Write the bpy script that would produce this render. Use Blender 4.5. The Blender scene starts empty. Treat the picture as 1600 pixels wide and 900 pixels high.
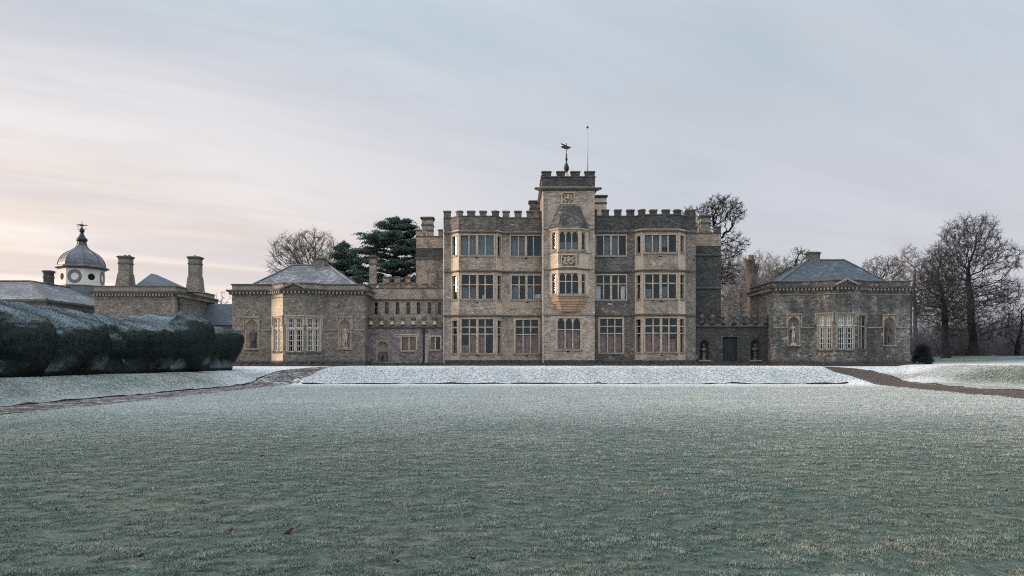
import bpy, math, random
import numpy as np
from mathutils import Vector

R = math.radians
SC = bpy.context.scene
COL = SC.collection
# ------------------------------------------------------------------ camera
F, EYE, HX, HY = 1155.0, 1.6, 800.0, 565.0      # measured from the photograph (1600 px wide)
cam_d = bpy.data.cameras.new('camera')
cam = bpy.data.objects.new('camera', cam_d)
COL.objects.link(cam)
cam.location = (0, 0, EYE)
cam.rotation_euler = (R(90), 0, 0)
cam_d.sensor_width = 36
cam_d.lens = F / 1600 * 36
cam_d.shift_y = (HY - 450) / 1600
cam_d.clip_end = 6000
SC.camera = cam
# ------------------------------------------------------------------ sky, sun, exposure
SUN_EL, SUN_AZ = 9.0, -87.0                      # degrees; azimuth from +Y, negative = to the left
wd = bpy.data.worlds.new('World')
SC.world = wd
wd.use_nodes = True
wn = wd.node_tree
for n_ in list(wn.nodes):
    wn.nodes.remove(n_)


class NT:
    """small helper to write node trees"""
    def __init__(s, nt): s.t = nt

    def n(s, kind, **kw):
        nd = s.t.nodes.new(kind)
        for k, v in kw.items():
            if hasattr(nd, k):
                setattr(nd, k, v)
        return nd

    def put(s, sock, v):
        if isinstance(v, bpy.types.NodeSocket):
            s.t.links.new(v, sock)
        elif isinstance(v, (tuple, list)):
            d = sock.default_value
            sock.default_value = tuple(v) + ((1.0,) if len(d) == 4 and len(v) == 3 else ())
        else:
            sock.default_value = v

    def math(s, op, a, b=0.0, c=None, clamp=False):
        nd = s.n('ShaderNodeMath', operation=op); nd.use_clamp = clamp
        s.put(nd.inputs[0], a); s.put(nd.inputs[1], b)
        if c is not None: s.put(nd.inputs[2], c)
        return nd.outputs[0]

    def vmath(s, op, a, b=None):
        nd = s.n('ShaderNodeVectorMath', operation=op)
        s.put(nd.inputs[0], a)
        if b is not None: s.put(nd.inputs[1], b)
        return nd.outputs['Value'] if op in ('DOT_PRODUCT', 'LENGTH') else nd.outputs[0]

    def sep(s, v):
        nd = s.n('ShaderNodeSeparateXYZ'); s.put(nd.inputs[0], v)
        return nd.outputs

    def comb(s, x, y, z):
        nd = s.n('ShaderNodeCombineXYZ')
        s.put(nd.inputs[0], x); s.put(nd.inputs[1], y); s.put(nd.inputs[2], z)
        return nd.outputs[0]

    def noise(s, vec, scale, detail=3.0, rough=0.55, dist=0.0):
        nd = s.n('ShaderNodeTexNoise')
        s.put(nd.inputs['Vector'], vec); nd.inputs['Scale'].default_value = scale
        nd.inputs['Detail'].default_value = detail; nd.inputs['Roughness'].default_value = rough
        nd.inputs['Distortion'].default_value = dist
        return nd.outputs['Fac']

    def ramp(s, f, a, b, to0=0.0, to1=1.0, smooth=True):
        nd = s.n('ShaderNodeMapRange')
        nd.interpolation_type = 'SMOOTHSTEP' if smooth else 'LINEAR'
        s.put(nd.inputs[0], f)
        for i, v in enumerate((a, b, to0, to1)): s.put(nd.inputs[1 + i], v)
        return nd.outputs[0]

    def mix(s, f, a, b, blend='MIX'):
        nd = s.n('ShaderNodeMix'); nd.data_type = 'RGBA'; nd.blend_type = blend
        s.put(nd.inputs[0], f); s.put(nd.inputs[6], a); s.put(nd.inputs[7], b)
        return nd.outputs[2]

    def bump(s, h, strength=0.5, dist=0.05):
        nd = s.n('ShaderNodeBump')
        nd.inputs['Strength'].default_value = strength; nd.inputs['Distance'].default_value = dist
        s.put(nd.inputs['Height'], h)
        return nd.outputs[0]


W = NT(wn)
sky = W.n('ShaderNodeTexSky', sky_type='NISHITA')
sky.sun_disc = False
sky.sun_elevation = R(SUN_EL)
sky.sun_rotation = R(SUN_AZ)
sky.air_density = 1.0
sky.dust_density = 2.0
sky.ozone_density = 2.0
tc = W.n('ShaderNodeTexCoord')
dv = tc.outputs['Generated']
dx, dy, dz = W.sep(dv)
zc = W.math('MAXIMUM', dz, 0.0)
inv = W.math('DIVIDE', 1.0, W.math('ADD', zc, 0.10))
px_ = W.math('MULTIPLY', dx, inv)
py_ = W.math('MULTIPLY', dy, inv)
# thin cirrus bands that run away from the viewer (a plane of cloud high overhead)
ca, sa = math.cos(R(-58)), math.sin(R(-58))
along = W.math('ADD', W.math('MULTIPLY', px_, -sa), W.math('MULTIPLY', py_, ca))
across = W.math('ADD', W.math('MULTIPLY', px_, ca), W.math('MULTIPLY', py_, sa))
cv = W.comb(W.math('MULTIPLY', across, 0.8), W.math('MULTIPLY', along, 0.22), 0.0)
c1 = W.noise(cv, 1.15, 7.0, 0.55, 0.35)
c2 = W.noise(W.comb(W.math('MULTIPLY', across, 1.0), W.math('MULTIPLY', along, 0.35), 3.7), 2.6, 7.0, 0.6, 0.5)
cl = W.ramp(W.math('ADD', W.math('MULTIPLY', c1, 0.65), W.math('MULTIPLY', c2, 0.35)), 0.40, 0.60)
# nearness to the sunrise side
sd = W.vmath('DOT_PRODUCT', dv, (math.sin(R(SUN_AZ)), math.cos(R(SUN_AZ)), 0.0))
near = W.ramp(sd, -0.15, 0.72)
low = W.ramp(zc, 0.0, 0.40, 1.0, 0.0)
glow = W.math('MULTIPLY', near, low)
GAIN = 1.0
cloud_cool = (0.66, 0.665, 0.73)
cloud_warm = (0.98, 0.80, 0.71)
haze_col = W.mix(glow, cloud_cool, cloud_warm)
clear = W.mix(W.ramp(zc, 0.05, 0.42), (0.605, 0.605, 0.65), (0.465, 0.57, 0.67))
clear = W.mix(near, clear, W.mix(W.ramp(zc, 0.12, 0.45), (0.66, 0.675, 0.73), (0.57, 0.655, 0.74)))
clear = W.mix(glow, clear, (1.14, 0.89, 0.70))
lit = W.mix(near, W.mix(W.ramp(zc, 0.08, 0.42), (0.66, 0.665, 0.72), (0.575, 0.63, 0.705)), (0.805, 0.80, 0.835))
lit = W.mix(glow, lit, (1.15, 0.98, 0.86))
# the sunrise itself, out of the picture to the left
sunrise = W.math('MULTIPLY', W.ramp(sd, 0.72, 1.0), W.ramp(zc, 0.0, 0.45, 1.0, 0.0))
clear = W.mix(sunrise, clear, (3.2, 2.1, 1.4))
lit = W.mix(sunrise, lit, (3.2, 2.1, 1.4))
veil = W.mix(cl, clear, lit)
# thin darker mauve streaks trailing through the veil
c3 = W.noise(W.comb(W.math('MULTIPLY', across, 1.0), W.math('MULTIPLY', along, 0.20), 9.1), 1.7, 6.0, 0.5, 0.5)
veil = W.mix(W.math('MULTIPLY', W.ramp(c3, 0.42, 0.68), 0.52), veil, W.mix(near, (0.56, 0.575, 0.63), (0.60, 0.565, 0.615)))
# veil raised overhead and behind the camera, out of view, to brighten facade and lawn
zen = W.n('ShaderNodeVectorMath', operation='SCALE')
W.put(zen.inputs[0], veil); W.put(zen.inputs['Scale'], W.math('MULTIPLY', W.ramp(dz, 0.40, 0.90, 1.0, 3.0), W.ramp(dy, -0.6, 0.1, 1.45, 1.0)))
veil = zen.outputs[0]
bg_a = W.n('ShaderNodeBackground')                # clear sky above the veil of cirrus
wn.links.new(sky.outputs[0], bg_a.inputs['Color'])
bg_a.inputs['Strength'].default_value = 0.05
bg_b = W.n('ShaderNodeBackground')
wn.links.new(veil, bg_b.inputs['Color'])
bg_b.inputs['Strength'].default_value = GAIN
wmix = W.n('ShaderNodeMixShader')
wmix.inputs[0].default_value = 0.93
wn.links.new(bg_a.outputs[0], wmix.inputs[1])
wn.links.new(bg_b.outputs[0], wmix.inputs[2])
wo = W.n('ShaderNodeOutputWorld')
wn.links.new(wmix.outputs[0], wo.inputs[0])

sun_d = bpy.data.lights.new('sun', 'SUN')
sun_d.energy = 5.0
sun_d.angle = R(14)
sun_d.color = (1.0, 0.77, 0.60)
sun = bpy.data.objects.new('sun', sun_d)
COL.objects.link(sun)
sdir = Vector((math.sin(R(SUN_AZ)) * math.cos(R(SUN_EL)), math.cos(R(SUN_AZ)) * math.cos(R(SUN_EL)), math.sin(R(SUN_EL))))
sun.rotation_euler = sdir.to_track_quat('Z', 'Y').to_euler()

SC.view_settings.view_transform = 'Standard'
SC.view_settings.look = 'None'
SC.view_settings.exposure = 0.08
SC.view_settings.gamma = 1.0
SC.cycles.use_denoising = False
SC.cycles.filter_width = 1.1
SC.cycles.max_bounces = 6
SC.cycles.transparent_max_bounces = 12
SC.cycles.caustics_reflective = False
SC.cycles.caustics_refractive = False

rnd = random.Random(7)
rng = np.random.default_rng(11)


# ------------------------------------------------------------------ photo -> world
def PX(px, Y): return (px - HX) * Y / F
def PZ(py, Y): return EYE + (HY - py) * Y / F


# ------------------------------------------------------------------ noise
def vnoise(p, seed=0):
    p = np.asarray(p, float)
    i = np.floor(p).astype(np.int64); f = p - i
    f = f * f * (3 - 2 * f)
    out = np.zeros(len(p))
    for c in range(8):
        o = np.array([c & 1, (c >> 1) & 1, (c >> 2) & 1])
        q = i + o
        h = (q[:, 0] * 374761393 + q[:, 1] * 668265263 + q[:, 2] * 1440662683 + seed * 974711) & 0x7fffffff
        h = ((h ^ (h >> 13)) * 1274126177) & 0x7fffffff
        h = h ^ (h >> 16)
        w = np.prod(np.where(o == 1, f, 1 - f), axis=1)
        out += w * ((h & 0xffff) / 65535.0)
    return out


def fbm(p, oct=3, seed=0):
    s, a, t = 0, 1.0, 0
    p = np.asarray(p, float)
    for k in range(oct):
        s = s + a * vnoise(p * 2 ** k, seed + k); t += a; a *= 0.5
    return s / t


# ------------------------------------------------------------------ materials
MATS = {}


def new_mat(name):
    m = bpy.data.materials.new(name); m.use_nodes = True
    MATS[name] = m
    b = m.node_tree.nodes['Principled BSDF']
    b.inputs['Specular IOR Level'].default_value = 0.25
    return NT(m.node_tree), b


def stone(name, light, mid, dark, spots=0.25, stain=0.45, course=True, grain=1.0, row=0.19, seed=0.0, warm=None, black=0.5):
    T, b = new_mat(name)
    pos = T.n('ShaderNodeNewGeometry').outputs['Position']
    pos = T.vmath('ADD', pos, (seed, seed * 0.7, seed * 1.3))
    uv = T.n('ShaderNodeUVMap').outputs['UV']
    br = T.n('ShaderNodeTexBrick')
    T.put(br.inputs['Vector'], uv)
    br.inputs['Scale'].default_value = 1.0
    br.inputs['Row Height'].default_value = row
    br.inputs['Brick Width'].default_value = row * 2.3
    br.inputs['Mortar Size'].default_value = 0.014
    br.inputs['Mortar Smooth'].default_value = 0.3
    br.inputs['Color1'].default_value = (0, 0, 0, 1)
    br.inputs['Color2'].default_value = (1, 1, 1, 1)
    br.inputs['Mortar'].default_value = (0.4, 0.4, 0.4, 1)
    big = T.noise(pos, 0.33, 4.0, 0.6, 0.6)
    med = T.noise(pos, 1.7, 5.0, 0.65, 0.3)
    fine = T.noise(pos, 5.0, 5.0, 0.8)
    grit = T.noise(pos, 13.0, 3.0, 0.8)
    vo = T.n('ShaderNodeTexVoronoi'); T.put(vo.inputs['Vector'], T.vmath('MULTIPLY', pos, (1.0, 1.0, 1.7))); vo.inputs['Scale'].default_value = 4.2
    cell = T.sep(vo.outputs['Color'])[0]
    v = T.math('ADD', T.math('MULTIPLY', med, 0.40), T.math('MULTIPLY', fine, 0.60))
    if course:
        k_ = 0.26 * grain
        v = T.math('ADD', T.math('MULTIPLY', v, 1.0 - k_), T.math('MULTIPLY', T.math('ADD', T.math('MULTIPLY', br.outputs['Color'], 0.5), T.math('MULTIPLY', cell, 0.5)), k_))
    c = T.mix(T.ramp(v, 0.30, 0.60), dark, mid)
    c = T.mix(T.ramp(v, 0.50, 0.74), c, light)
    if warm:
        c = T.mix(T.math('MULTIPLY', T.ramp(T.noise(pos, 0.55, 3.0, 0.5, 0.5), 0.46, 0.66), 0.75), c, warm)
    # soot and black lichen in patches, broken by grain, and runs down the wall
    sx, sy, sz = T.sep(pos)
    run = T.noise(T.comb(T.math('MULTIPLY', sx, 1.3), T.math('MULTIPLY', sy, 1.3), T.math('MULTIPLY', sz, 0.22)), 1.0, 4.0, 0.6, 0.4)
    st = T.math('ADD', T.math('MULTIPLY', big, 0.45), T.math('MULTIPLY', run, 0.35))
    st = T.math('ADD', st, T.math('MULTIPLY', fine, 0.3 * grain))
    st = T.ramp(st, 0.64 - 0.22 * stain, 0.76 - 0.18 * stain)
    c = T.mix(T.math('MULTIPLY', st, black), c, (0.045, 0.047, 0.046))
    # pale lichen
    sp = T.math('ADD', T.math('MULTIPLY', fine, 0.6), T.math('MULTIPLY', T.noise(pos, 0.8, 3.0, 0.6), 0.4))
    sp = T.ramp(sp, 0.655 - 0.13 * spots, 0.695 - 0.11 * spots)
    c = T.mix(T.math('MULTIPLY', sp, 0.75 * min(1.0, spots * 2.5)), c, (0.62, 0.60, 0.54))
    gr = T.ramp(grit, 0.34, 0.66, 1.0 - 0.52 * grain, 1.0 + 0.52 * grain)
    gm = T.n('ShaderNodeVectorMath', operation='SCALE')
    T.put(gm.inputs[0], c); T.put(gm.inputs['Scale'], gr)
    T.put(b.inputs['Base Color'], gm.outputs[0])
    b.inputs['Roughness'].default_value = 0.92
    h = T.math('ADD', fine, T.math('MULTIPLY', grit, 0.5))
    if course:
        h = T.math('SUBTRACT', h, T.math('MULTIPLY', br.outputs['Fac'], 0.7))
    T.put(b.inputs['Normal'], T.bump(h, 0.55 * grain, 0.05))
    return MATS[name]


stone('rubble_stone', (0.507, 0.428, 0.343), (0.338, 0.278, 0.221), (0.160, 0.134, 0.113), 0.38, 0.50, black=0.66, warm=(0.395, 0.292, 0.212))
stone('tower_rubble', (0.582, 0.495, 0.415), (0.371, 0.309, 0.253), (0.186, 0.154, 0.137), 0.52, 0.42, black=0.62, seed=3.0, warm=(0.420, 0.328, 0.253))
stone('grey_rubble', (0.322, 0.284, 0.238), (0.210, 0.184, 0.155), (0.097, 0.086, 0.076), 0.42, 0.40, seed=13.0, grain=0.9, row=0.12)
stone('weathered_rubble', (0.384, 0.362, 0.326), (0.213, 0.199, 0.178), (0.060, 0.059, 0.055), 0.62, 0.66, seed=41.0, grain=1.1, row=0.12, black=0.8)
stone('mauve_rubble', (0.332, 0.290, 0.272), (0.205, 0.173, 0.166), (0.084, 0.072, 0.071), 0.42, 0.40, seed=71.0, grain=0.95, row=0.12)
stone('ashlar', (0.638, 0.535, 0.422), (0.515, 0.422, 0.325), (0.340, 0.278, 0.222), 0.12, 0.08, course=True, grain=0.45, row=0.33, seed=5.0)
stone('dressed_stone', (0.578, 0.480, 0.377), (0.433, 0.350, 0.269), (0.247, 0.202, 0.160), 0.15, 0.22, course=False, grain=0.55, seed=23.0)
stone('grey_dressed', (0.370, 0.337, 0.285), (0.274, 0.244, 0.204), (0.148, 0.132, 0.111), 0.25, 0.32, course=False, grain=0.75, seed=29.0)
stone('shaded_rubble', (0.155, 0.151, 0.134), (0.078, 0.076, 0.067), (0.026, 0.026, 0.024), 0.40, 0.75, seed=83.0, grain=1.0, row=0.12, black=0.8)  # deep shade on the screen wall put into a darkened stone colour
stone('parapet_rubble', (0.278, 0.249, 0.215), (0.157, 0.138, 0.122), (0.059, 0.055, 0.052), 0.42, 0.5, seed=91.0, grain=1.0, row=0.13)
stone('dark_stone', (0.20, 0.185, 0.16), (0.11, 0.103, 0.092), (0.05, 0.05, 0.047), 0.12, 0.45, course=False, grain=0.9, seed=31.0)
stone('dark_rubble', (0.138, 0.130, 0.116), (0.076, 0.075, 0.070), (0.037, 0.037, 0.037), 0.16, 0.40, grain=1.0, seed=37.0)
stone('new_stone', (0.50, 0.345, 0.235), (0.42, 0.285, 0.19), (0.28, 0.185, 0.125), 0.02, 0.12, course=False, grain=0.6, seed=43.0)
stone('statue_stone', (0.561, 0.501, 0.459), (0.468, 0.412, 0.374), (0.187, 0.162, 0.145), 0.1, 0.2, course=False, grain=0.4, seed=47.0)
stone('dark_statue_stone', (0.19, 0.17, 0.155), (0.12, 0.108, 0.103), (0.05, 0.047, 0.047), 0.05, 0.4, course=False, grain=0.5, seed=53.0)
stone('mossy_roof_stone', (0.32, 0.29, 0.24), (0.14, 0.135, 0.115), (0.05, 0.052, 0.048), 0.5, 0.5, grain=1.2, row=0.2, seed=59.0, black=0.75)


def slate(name, base, frost):
    T, b = new_mat(name)
    pos = T.n('ShaderNodeNewGeometry').outputs['Position']
    uv = T.n('ShaderNodeUVMap').outputs['UV']
    br = T.n('ShaderNodeTexBrick')
    T.put(br.inputs['Vector'], uv)
    br.inputs['Scale'].default_value = 1.0
    br.inputs['Row Height'].default_value = 0.24; br.inputs['Brick Width'].default_value = 0.36
    br.inputs['Mortar Size'].default_value = 0.02
    br.inputs['Color1'].default_value = (0, 0, 0, 1); br.inputs['Color2'].default_value = (1, 1, 1, 1)
    br.inputs['Mortar'].default_value = (0, 0, 0, 1)
    fine = T.noise(pos, 8.0, 5.0, 0.85); big = T.noise(pos, 0.5, 4.0, 0.6)
    v = T.math('ADD', T.math('MULTIPLY', br.outputs['Color'], 0.16), T.math('MULTIPLY', fine, 0.84))
    c = T.mix(T.ramp(v, 0.25, 0.75), tuple(k * 0.55 for k in base), tuple(k * 1.25 for k in base))
    fr = T.ramp(T.math('ADD', T.math('MULTIPLY', v, 0.6), T.math('MULTIPLY', big, 0.4)), 0.62 - 0.45 * frost, 0.85 - 0.2 * frost)
    c = T.mix(T.math('MULTIPLY', fr, 0.75), c, (0.55, 0.58, 0.62))
    T.put(b.inputs['Base Color'], c)
    b.inputs['Roughness'].default_value = 0.75
    T.put(b.inputs['Normal'], T.bump(T.math('SUBTRACT', fine, br.outputs['Fac']), 0.4, 0.04))


slate('frosted_slate', (0.125, 0.13, 0.14), 0.36)
slate('blue_slate', (0.075, 0.096, 0.112), 0.22)
slate('dark_slate', (0.085, 0.10, 0.12), 0.12)


def plain(name, col, rough=0.7, var=0.25, scale=4.0, metal=0.0, col2=None, bump=0.2):
    T, b = new_mat(name)
    pos = T.n('ShaderNodeNewGeometry').outputs['Position']
    n = T.noise(pos, scale, 5.0, 0.65)
    c = T.mix(T.ramp(n, 0.3, 0.7), tuple(k * (1 - var) for k in col), tuple(min(1, k * (1 + var)) for k in (col2 or col)))
    T.put(b.inputs['Base Color'], c)
    b.inputs['Roughness'].default_value = rough
    b.inputs['Metallic'].default_value = metal
    if bump: T.put(b.inputs['Normal'], T.bump(n, bump, 0.03))
    return MATS[name]


plain('lead', (0.105, 0.11, 0.12), 0.5, 0.4, 2.0)
plain('lime_render', (0.66, 0.61, 0.53), 0.85, 0.10, 1.5)
plain('black_iron', (0.025, 0.025, 0.027), 0.5, 0.3)
plain('grey_paint', (0.14, 0.155, 0.17), 0.6, 0.2)
plain('white_paint', (0.78, 0.74, 0.66), 0.5, 0.06)
plain('pole_paint', (0.40, 0.38, 0.38), 0.45, 0.1)
plain('pipe_paint', (0.42, 0.39, 0.36), 0.6, 0.2)
plain('opening_dark', (0.012, 0.012, 0.013), 0.9, 0.2, bump=0)
plain('room_dark', (0.035, 0.033, 0.032), 0.9, 0.3, bump=0)
plain('red_shutter', (0.36, 0.19, 0.175), 0.7, 0.4, 3.0)
plain('brown_shutter', (0.30, 0.155, 0.10), 0.7, 0.25, 3.0)
plain('grey_blind', (0.175, 0.195, 0.20), 0.9, 0.25, 1.2)
plain('white_blind', (0.72, 0.72, 0.70), 0.9, 0.08, 1.5)
plain('green_door', (0.013, 0.023, 0.026), 0.65, 0.3, 5.0)
plain('green_frame', (0.06, 0.11, 0.105), 0.6, 0.2)
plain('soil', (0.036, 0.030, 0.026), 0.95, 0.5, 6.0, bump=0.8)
plain('bark', (0.075, 0.062, 0.052), 0.95, 0.4, 3.0, bump=0.6)
plain('dark_bark', (0.015, 0.014, 0.0145), 0.95, 0.4, 3.0, bump=0.6)
plain('twig', (0.078, 0.064, 0.056), 0.95, 0.3, 1.0, bump=0)
plain('frosted_twig', (0.17, 0.155, 0.15), 0.95, 0.35, 0.5, bump=0)
plain('reddish_twig', (0.050, 0.046, 0.049), 0.95, 0.3, 0.5, bump=0)
plain('brush_twig', (0.12, 0.115, 0.13), 0.95, 0.35, 0.5, bump=0)
plain('pollard_bark', (0.085, 0.07, 0.064), 0.95, 0.35, 4.0, bump=0.8)
plain('dead_leaf', (0.045, 0.026, 0.020), 0.85, 0.5, 9.0)


def glass(name='old_glass'):
    T, b = new_mat(name)
    nt = T.t
    pos = T.n('ShaderNodeNewGeometry').outputs['Position']
    nb = T.bump(T.noise(pos, 1.6, 3.0, 0.5), 0.25, 0.05)
    tr = T.n('ShaderNodeBsdfTransparent'); tr.inputs[0].default_value = (0.86, 0.89, 0.89, 1)
    gl = T.n('ShaderNodeBsdfGlossy'); gl.inputs['Color'].default_value = (0.72, 0.88, 0.95, 1); gl.inputs['Roughness'].default_value = 0.06
    T.put(gl.inputs['Normal'], nb)
    fr = T.n('ShaderNodeFresnel'); fr.inputs['IOR'].default_value = 1.5
    fac = T.math('MINIMUM', T.math('MULTIPLY', fr.outputs[0], 0.62), 0.12)
    mx = T.n('ShaderNodeMixShader')
    nt.links.new(fac, mx.inputs[0]); nt.links.new(tr.outputs[0], mx.inputs[1]); nt.links.new(gl.outputs[0], mx.inputs[2])
    nt.links.new(mx.outputs[0], nt.nodes['Material Output'].inputs[0])


glass()


def leaf_mat(name, c1, c2, frost=0.0, frost_col=(0.45, 0.52, 0.54), top=0.0):
    """foliage; rime sits on what faces the open sky and in patches"""
    T, b = new_mat(name)
    g = T.n('ShaderNodeNewGeometry')
    pos = g.outputs['Position']
    n = T.noise(pos, 5.0, 4.0, 0.75)
    c = T.mix(T.ramp(n, 0.3, 0.7), c1, c2)
    at = T.n('ShaderNodeAttribute'); at.attribute_name = 'frost'
    fr = T.math('ADD', at.outputs['Fac'], T.math('MULTIPLY', T.math('SUBTRACT', T.noise(pos, 6.0, 4.0, 0.8), 0.5), 0.8))
    fr = T.ramp(fr, 0.30, 1.05)
    c = T.mix(T.math('MULTIPLY', fr, 0.8), c, frost_col)
    T.put(b.inputs['Base Color'], c)
    b.inputs['Roughness'].default_value = 0.8
    T.put(b.inputs['Normal'], T.bump(T.noise(pos, 11.0, 3.0, 0.8), 0.9, 0.06))
    return MATS[name]


leaf_mat('yew', (0.007, 0.012, 0.010), (0.020, 0.030, 0.026), frost_col=(0.22, 0.275, 0.30))
leaf_mat('cedar_needles', (0.038, 0.072, 0.064), (0.088, 0.138, 0.120))
leaf_mat('holly_leaves', (0.020, 0.034, 0.028), (0.05, 0.07, 0.055))


def lawn_mat():
    T, b = new_mat('frosted_grass')
    pos = T.n('ShaderNodeNewGeometry').outputs['Position']
    at = T.n('ShaderNodeAttribute'); at.attribute_name = 'frost'
    n1 = T.noise(pos, 22.0, 4.0, 0.85)
    n2 = T.noise(pos, 3.6, 6.0, 0.8, 0.3)
    n3 = T.noise(pos, 0.30, 5.0, 0.6, 0.4)
    sp = T.noise(pos, 8.0, 3.0, 0.85)
    f = T.math('ADD', at.outputs['Fac'], T.math('MULTIPLY', T.math('SUBTRACT', n1, 0.5), 1.5))
    f = T.math('ADD', f, T.math('MULTIPLY', T.math('SUBTRACT', n2, 0.5), 1.1))
    f = T.math('ADD', f, T.math('MULTIPLY', T.math('SUBTRACT', n3, 0.5), 0.35))
    f = T.ramp(f, 0.2, 1.15, 0.0, 1.0, False)
    c = T.mix(T.ramp(n3, 0.40, 0.66), (0.040, 0.075, 0.056), (0.085, 0.092, 0.062))
    c = T.mix(T.ramp(n2, 0.36, 0.55), (0.018, 0.028, 0.022), c)
    c = T.mix(f, c, (0.67, 0.685, 0.70))
    # tufts that the rime has not whitened
    c = T.mix(T.math('MULTIPLY', T.ramp(sp, 0.49, 0.57), 0.85), c, (0.075, 0.09, 0.082))
    T.put(b.inputs['Base Color'], c)
    b.inputs['Roughness'].default_value = 0.9
    h = T.math('ADD', T.math('MULTIPLY', n1, 0.6), T.math('ADD', n2, T.math('MULTIPLY', sp, -0.6)))
    T.put(b.inputs['Normal'], T.bump(h, 0.7, 0.05))


lawn_mat()


def blade_mat():
    T, b = new_mat('frosted_blades')
    uv = T.n('ShaderNodeUVMap').outputs['UV']
    ux, uy, _ = T.sep(uv)
    pos = T.n('ShaderNodeNewGeometry').outputs['Position']
    n3 = T.noise(pos, 0.5, 5.0, 0.65, 0.4)
    c = T.mix(T.ramp(n3, 0.45, 0.72), (0.042, 0.082, 0.066), (0.080, 0.092, 0.068))
    f = T.math('ADD', T.math('MULTIPLY', uy, 0.95), T.math('SUBTRACT', ux, 0.62))
    c = T.mix(T.math('MULTIPLY', T.ramp(f, 0.05, 0.95), 0.9), c, (0.62, 0.655, 0.60))
    T.put(b.inputs['Base Color'], c)
    b.inputs['Roughness'].default_value = 0.7


blade_mat()


def gravel_mat():
    T, b = new_mat('frosty_gravel')
    pos = T.n('ShaderNodeNewGeometry').outputs['Position']
    n1 = T.noise(pos, 7.0, 5.0, 0.9); n2 = T.noise(pos, 0.9, 5.0, 0.8); n4 = T.noise(pos, 3.1, 5.0, 0.9)
    c = T.mix(T.ramp(n1, 0.36, 0.64), (0.020, 0.017, 0.015), (0.125, 0.096, 0.082))
    at = T.n('ShaderNodeAttribute'); at.attribute_name = 'frost'
    f = T.math('ADD', T.math('MULTIPLY', n4, 0.9), T.math('MULTIPLY', n2, 0.6))
    f = T.math('ADD', f, at.outputs['Fac'])
    c = T.mix(T.math('MULTIPLY', T.ramp(f, 0.84, 0.98), 0.75), c, (0.60, 0.59, 0.60))
    T.put(b.inputs['Base Color'], c)
    b.inputs['Roughness'].default_value = 0.95
    T.put(b.inputs['Normal'], T.bump(n1, 0.9, 0.08))


gravel_mat()

# ------------------------------------------------------------------ objects, meshes
ORG = {}


def tag(o, label=None, cat=None, group=None, kind=None):
    if label: o['label'] = label
    if cat: o['category'] = cat
    if group: o['group'] = group
    if kind: o['kind'] = kind
    return o


def thing(name, loc, label, cat, group=None):
    o = bpy.data.objects.new(name, None)
    o.empty_display_size = 0.3
    COL.objects.link(o)
    o.location = loc
    ORG[o.name] = Vector(loc)
    return tag(o, label, cat, group)


def link(name, me, mats, parent=None):
    o = bpy.data.objects.new(name, me)
    COL.objects.link(o)
    for m in (mats if isinstance(mats, (list, tuple)) else [mats]):
        if not me.materials or len(me.materials) < (len(mats) if isinstance(mats, (list, tuple)) else 1):
            me.materials.append(MATS[m])
    if parent is not None:
        o.parent = parent
        ORG[o.name] = ORG.get(parent.name, Vector((0, 0, 0)))
    return o


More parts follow.
